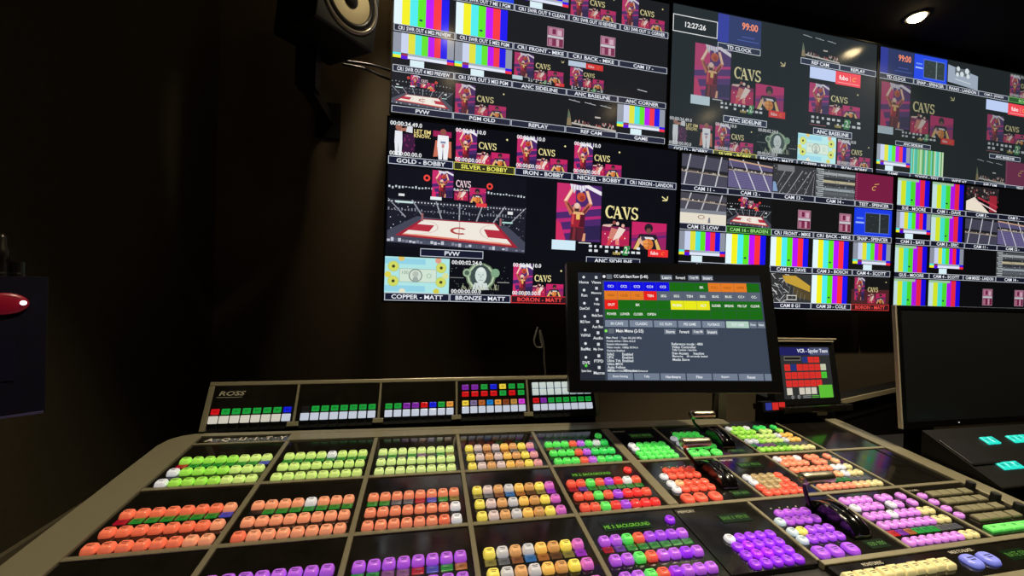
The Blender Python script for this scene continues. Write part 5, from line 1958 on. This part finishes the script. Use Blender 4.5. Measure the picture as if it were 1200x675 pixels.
for i, (x, hh) in enumerate(((-0.0455, 0.058), (-0.061, 0.085))):
    bm = bmesh.new()
    add_lathe(bm, [(0.007, 0.022), (0.0085, 0.024), (0.0085, hh - 0.018), (0.006, hh - 0.014), (0.006, hh), (0.003, hh + 0.006), (0, hh + 0.006)], 16, Matrix.Translation((x, 0.026, 0.2103)))
    link('cable_plug', bm_mesh(bm, 'cable_plug', True), it, None, M_DARKMETAL)
bm = bmesh.new()
inv = IM.inverted()
vs = add_box(bm, LEFT_X + 0.001, LEFT_X + 0.012, 0.60, 0.72, CZ - 0.19, CZ - 0.05)
vs += add_box(bm, LEFT_X + 0.012, -0.700, 0.685, 0.715, CZ - 0.14, CZ - 0.10)
for v in vs:
    v.co = inv @ v.co
link('wall_arm', bm_mesh(bm, 'wall_arm'), it, None, M_BLACK)


# ------------------------------------------------------------------ ceiling lamps
def downlight(x, y, watt, label, size=80, tilt=(0, 0), blend=0.7, vis=True):
    t = empty('ceiling_downlight', label, 'ceiling light', Matrix.Translation((x, y, ROOM_H)), 'ceiling downlights')
    bm = bmesh.new()
    add_lathe(bm, [(0.035, -0.001), (0.035, -0.006), (0.046, -0.006), (0.049, -0.001)], 32)
    link('trim_ring', bm_mesh(bm, 'trim_ring', True), t, None, M_LAMPTRIM)
    bm = bmesh.new()
    add_lathe(bm, [(0.034, -0.003), (0.031, -0.012), (0.022, -0.020), (0.011, -0.024), (0, -0.025)], 32)
    link('lens', bm_mesh(bm, 'lens', True), t, None, M_LAMP)
    L = bpy.data.lights.new('downlight_beam', 'SPOT')
    L.energy = watt
    L.color = (1.0, 0.85, 0.60)
    L.spot_size = math.radians(size)
    L.spot_blend = blend
    L.shadow_soft_size = 0.03
    o = bpy.data.objects.new('downlight_beam', L)
    COL.objects.link(o)
    o.parent = t
    o.location = (0, 0, -0.060)
    o.rotation_euler = (tilt[0], tilt[1], 0)
    return t


downlight(2.30, 1.455, 34, 'glowing ceiling downlight above the upper right wall monitor', 120)
downlight(-0.21, 1.53, 46, 'ceiling downlight washing the wall left of the monitors, out of the picture', 36, (0, 0), 1.0)
downlight(0.06, 1.00, 24, 'added unseen downlight to brighten the loudspeaker, out of the picture', 27, (math.radians(27.9), math.radians(40.2)), 1.0)  # added lamp out of view, aimed only to brighten the loudspeaker face
downlight(0.10, 0.55, 92, 'ceiling downlight over the left half of the console, out of the picture', 92, (math.radians(-14), 0), 0.5)
downlight(1.35, 0.42, 110, 'ceiling downlight over the right half of the console, out of the picture', 80, (0, 0), 0.6)
downlight(2.10, 0.55, 42, 'ceiling downlight over the right hand desk monitor, out of the picture', 94, (0, 0), 0.35)

# ------------------------------------------------------------------ world, camera, view
wd = bpy.data.worlds.new('World')
SC.world = wd
wd.use_nodes = True
wd.node_tree.nodes['Background'].inputs[0].default_value = (1.0, 0.9, 0.75, 1)
wd.node_tree.nodes['Background'].inputs[1].default_value = 0.003

cam = bpy.data.cameras.new('camera')
cam.sensor_width = 36.0
cam.lens = 36.0 * 452.0 / 1200.0
cam.clip_start = 0.01
co = bpy.data.objects.new('camera', cam)
COL.objects.link(co)
r_ = Vector((0.9774937104651599, -0.2086734343772874, 0.031007157016440728))
d_ = Vector((0.02872420245719873, -0.013962541988777276, -0.9994898536825721))
f_ = Vector((0.20899991912498947, 0.9778857015042195, -0.0076543189996433145))
co.matrix_world = basis((0, 0, CZ), r_, -d_, -f_)
SC.camera = co

SC.view_settings.view_transform = 'Standard'
SC.view_settings.look = 'None'
SC.view_settings.exposure = 0.0
SC.view_settings.gamma = 1.0
SC.view_settings.use_curve_mapping = False
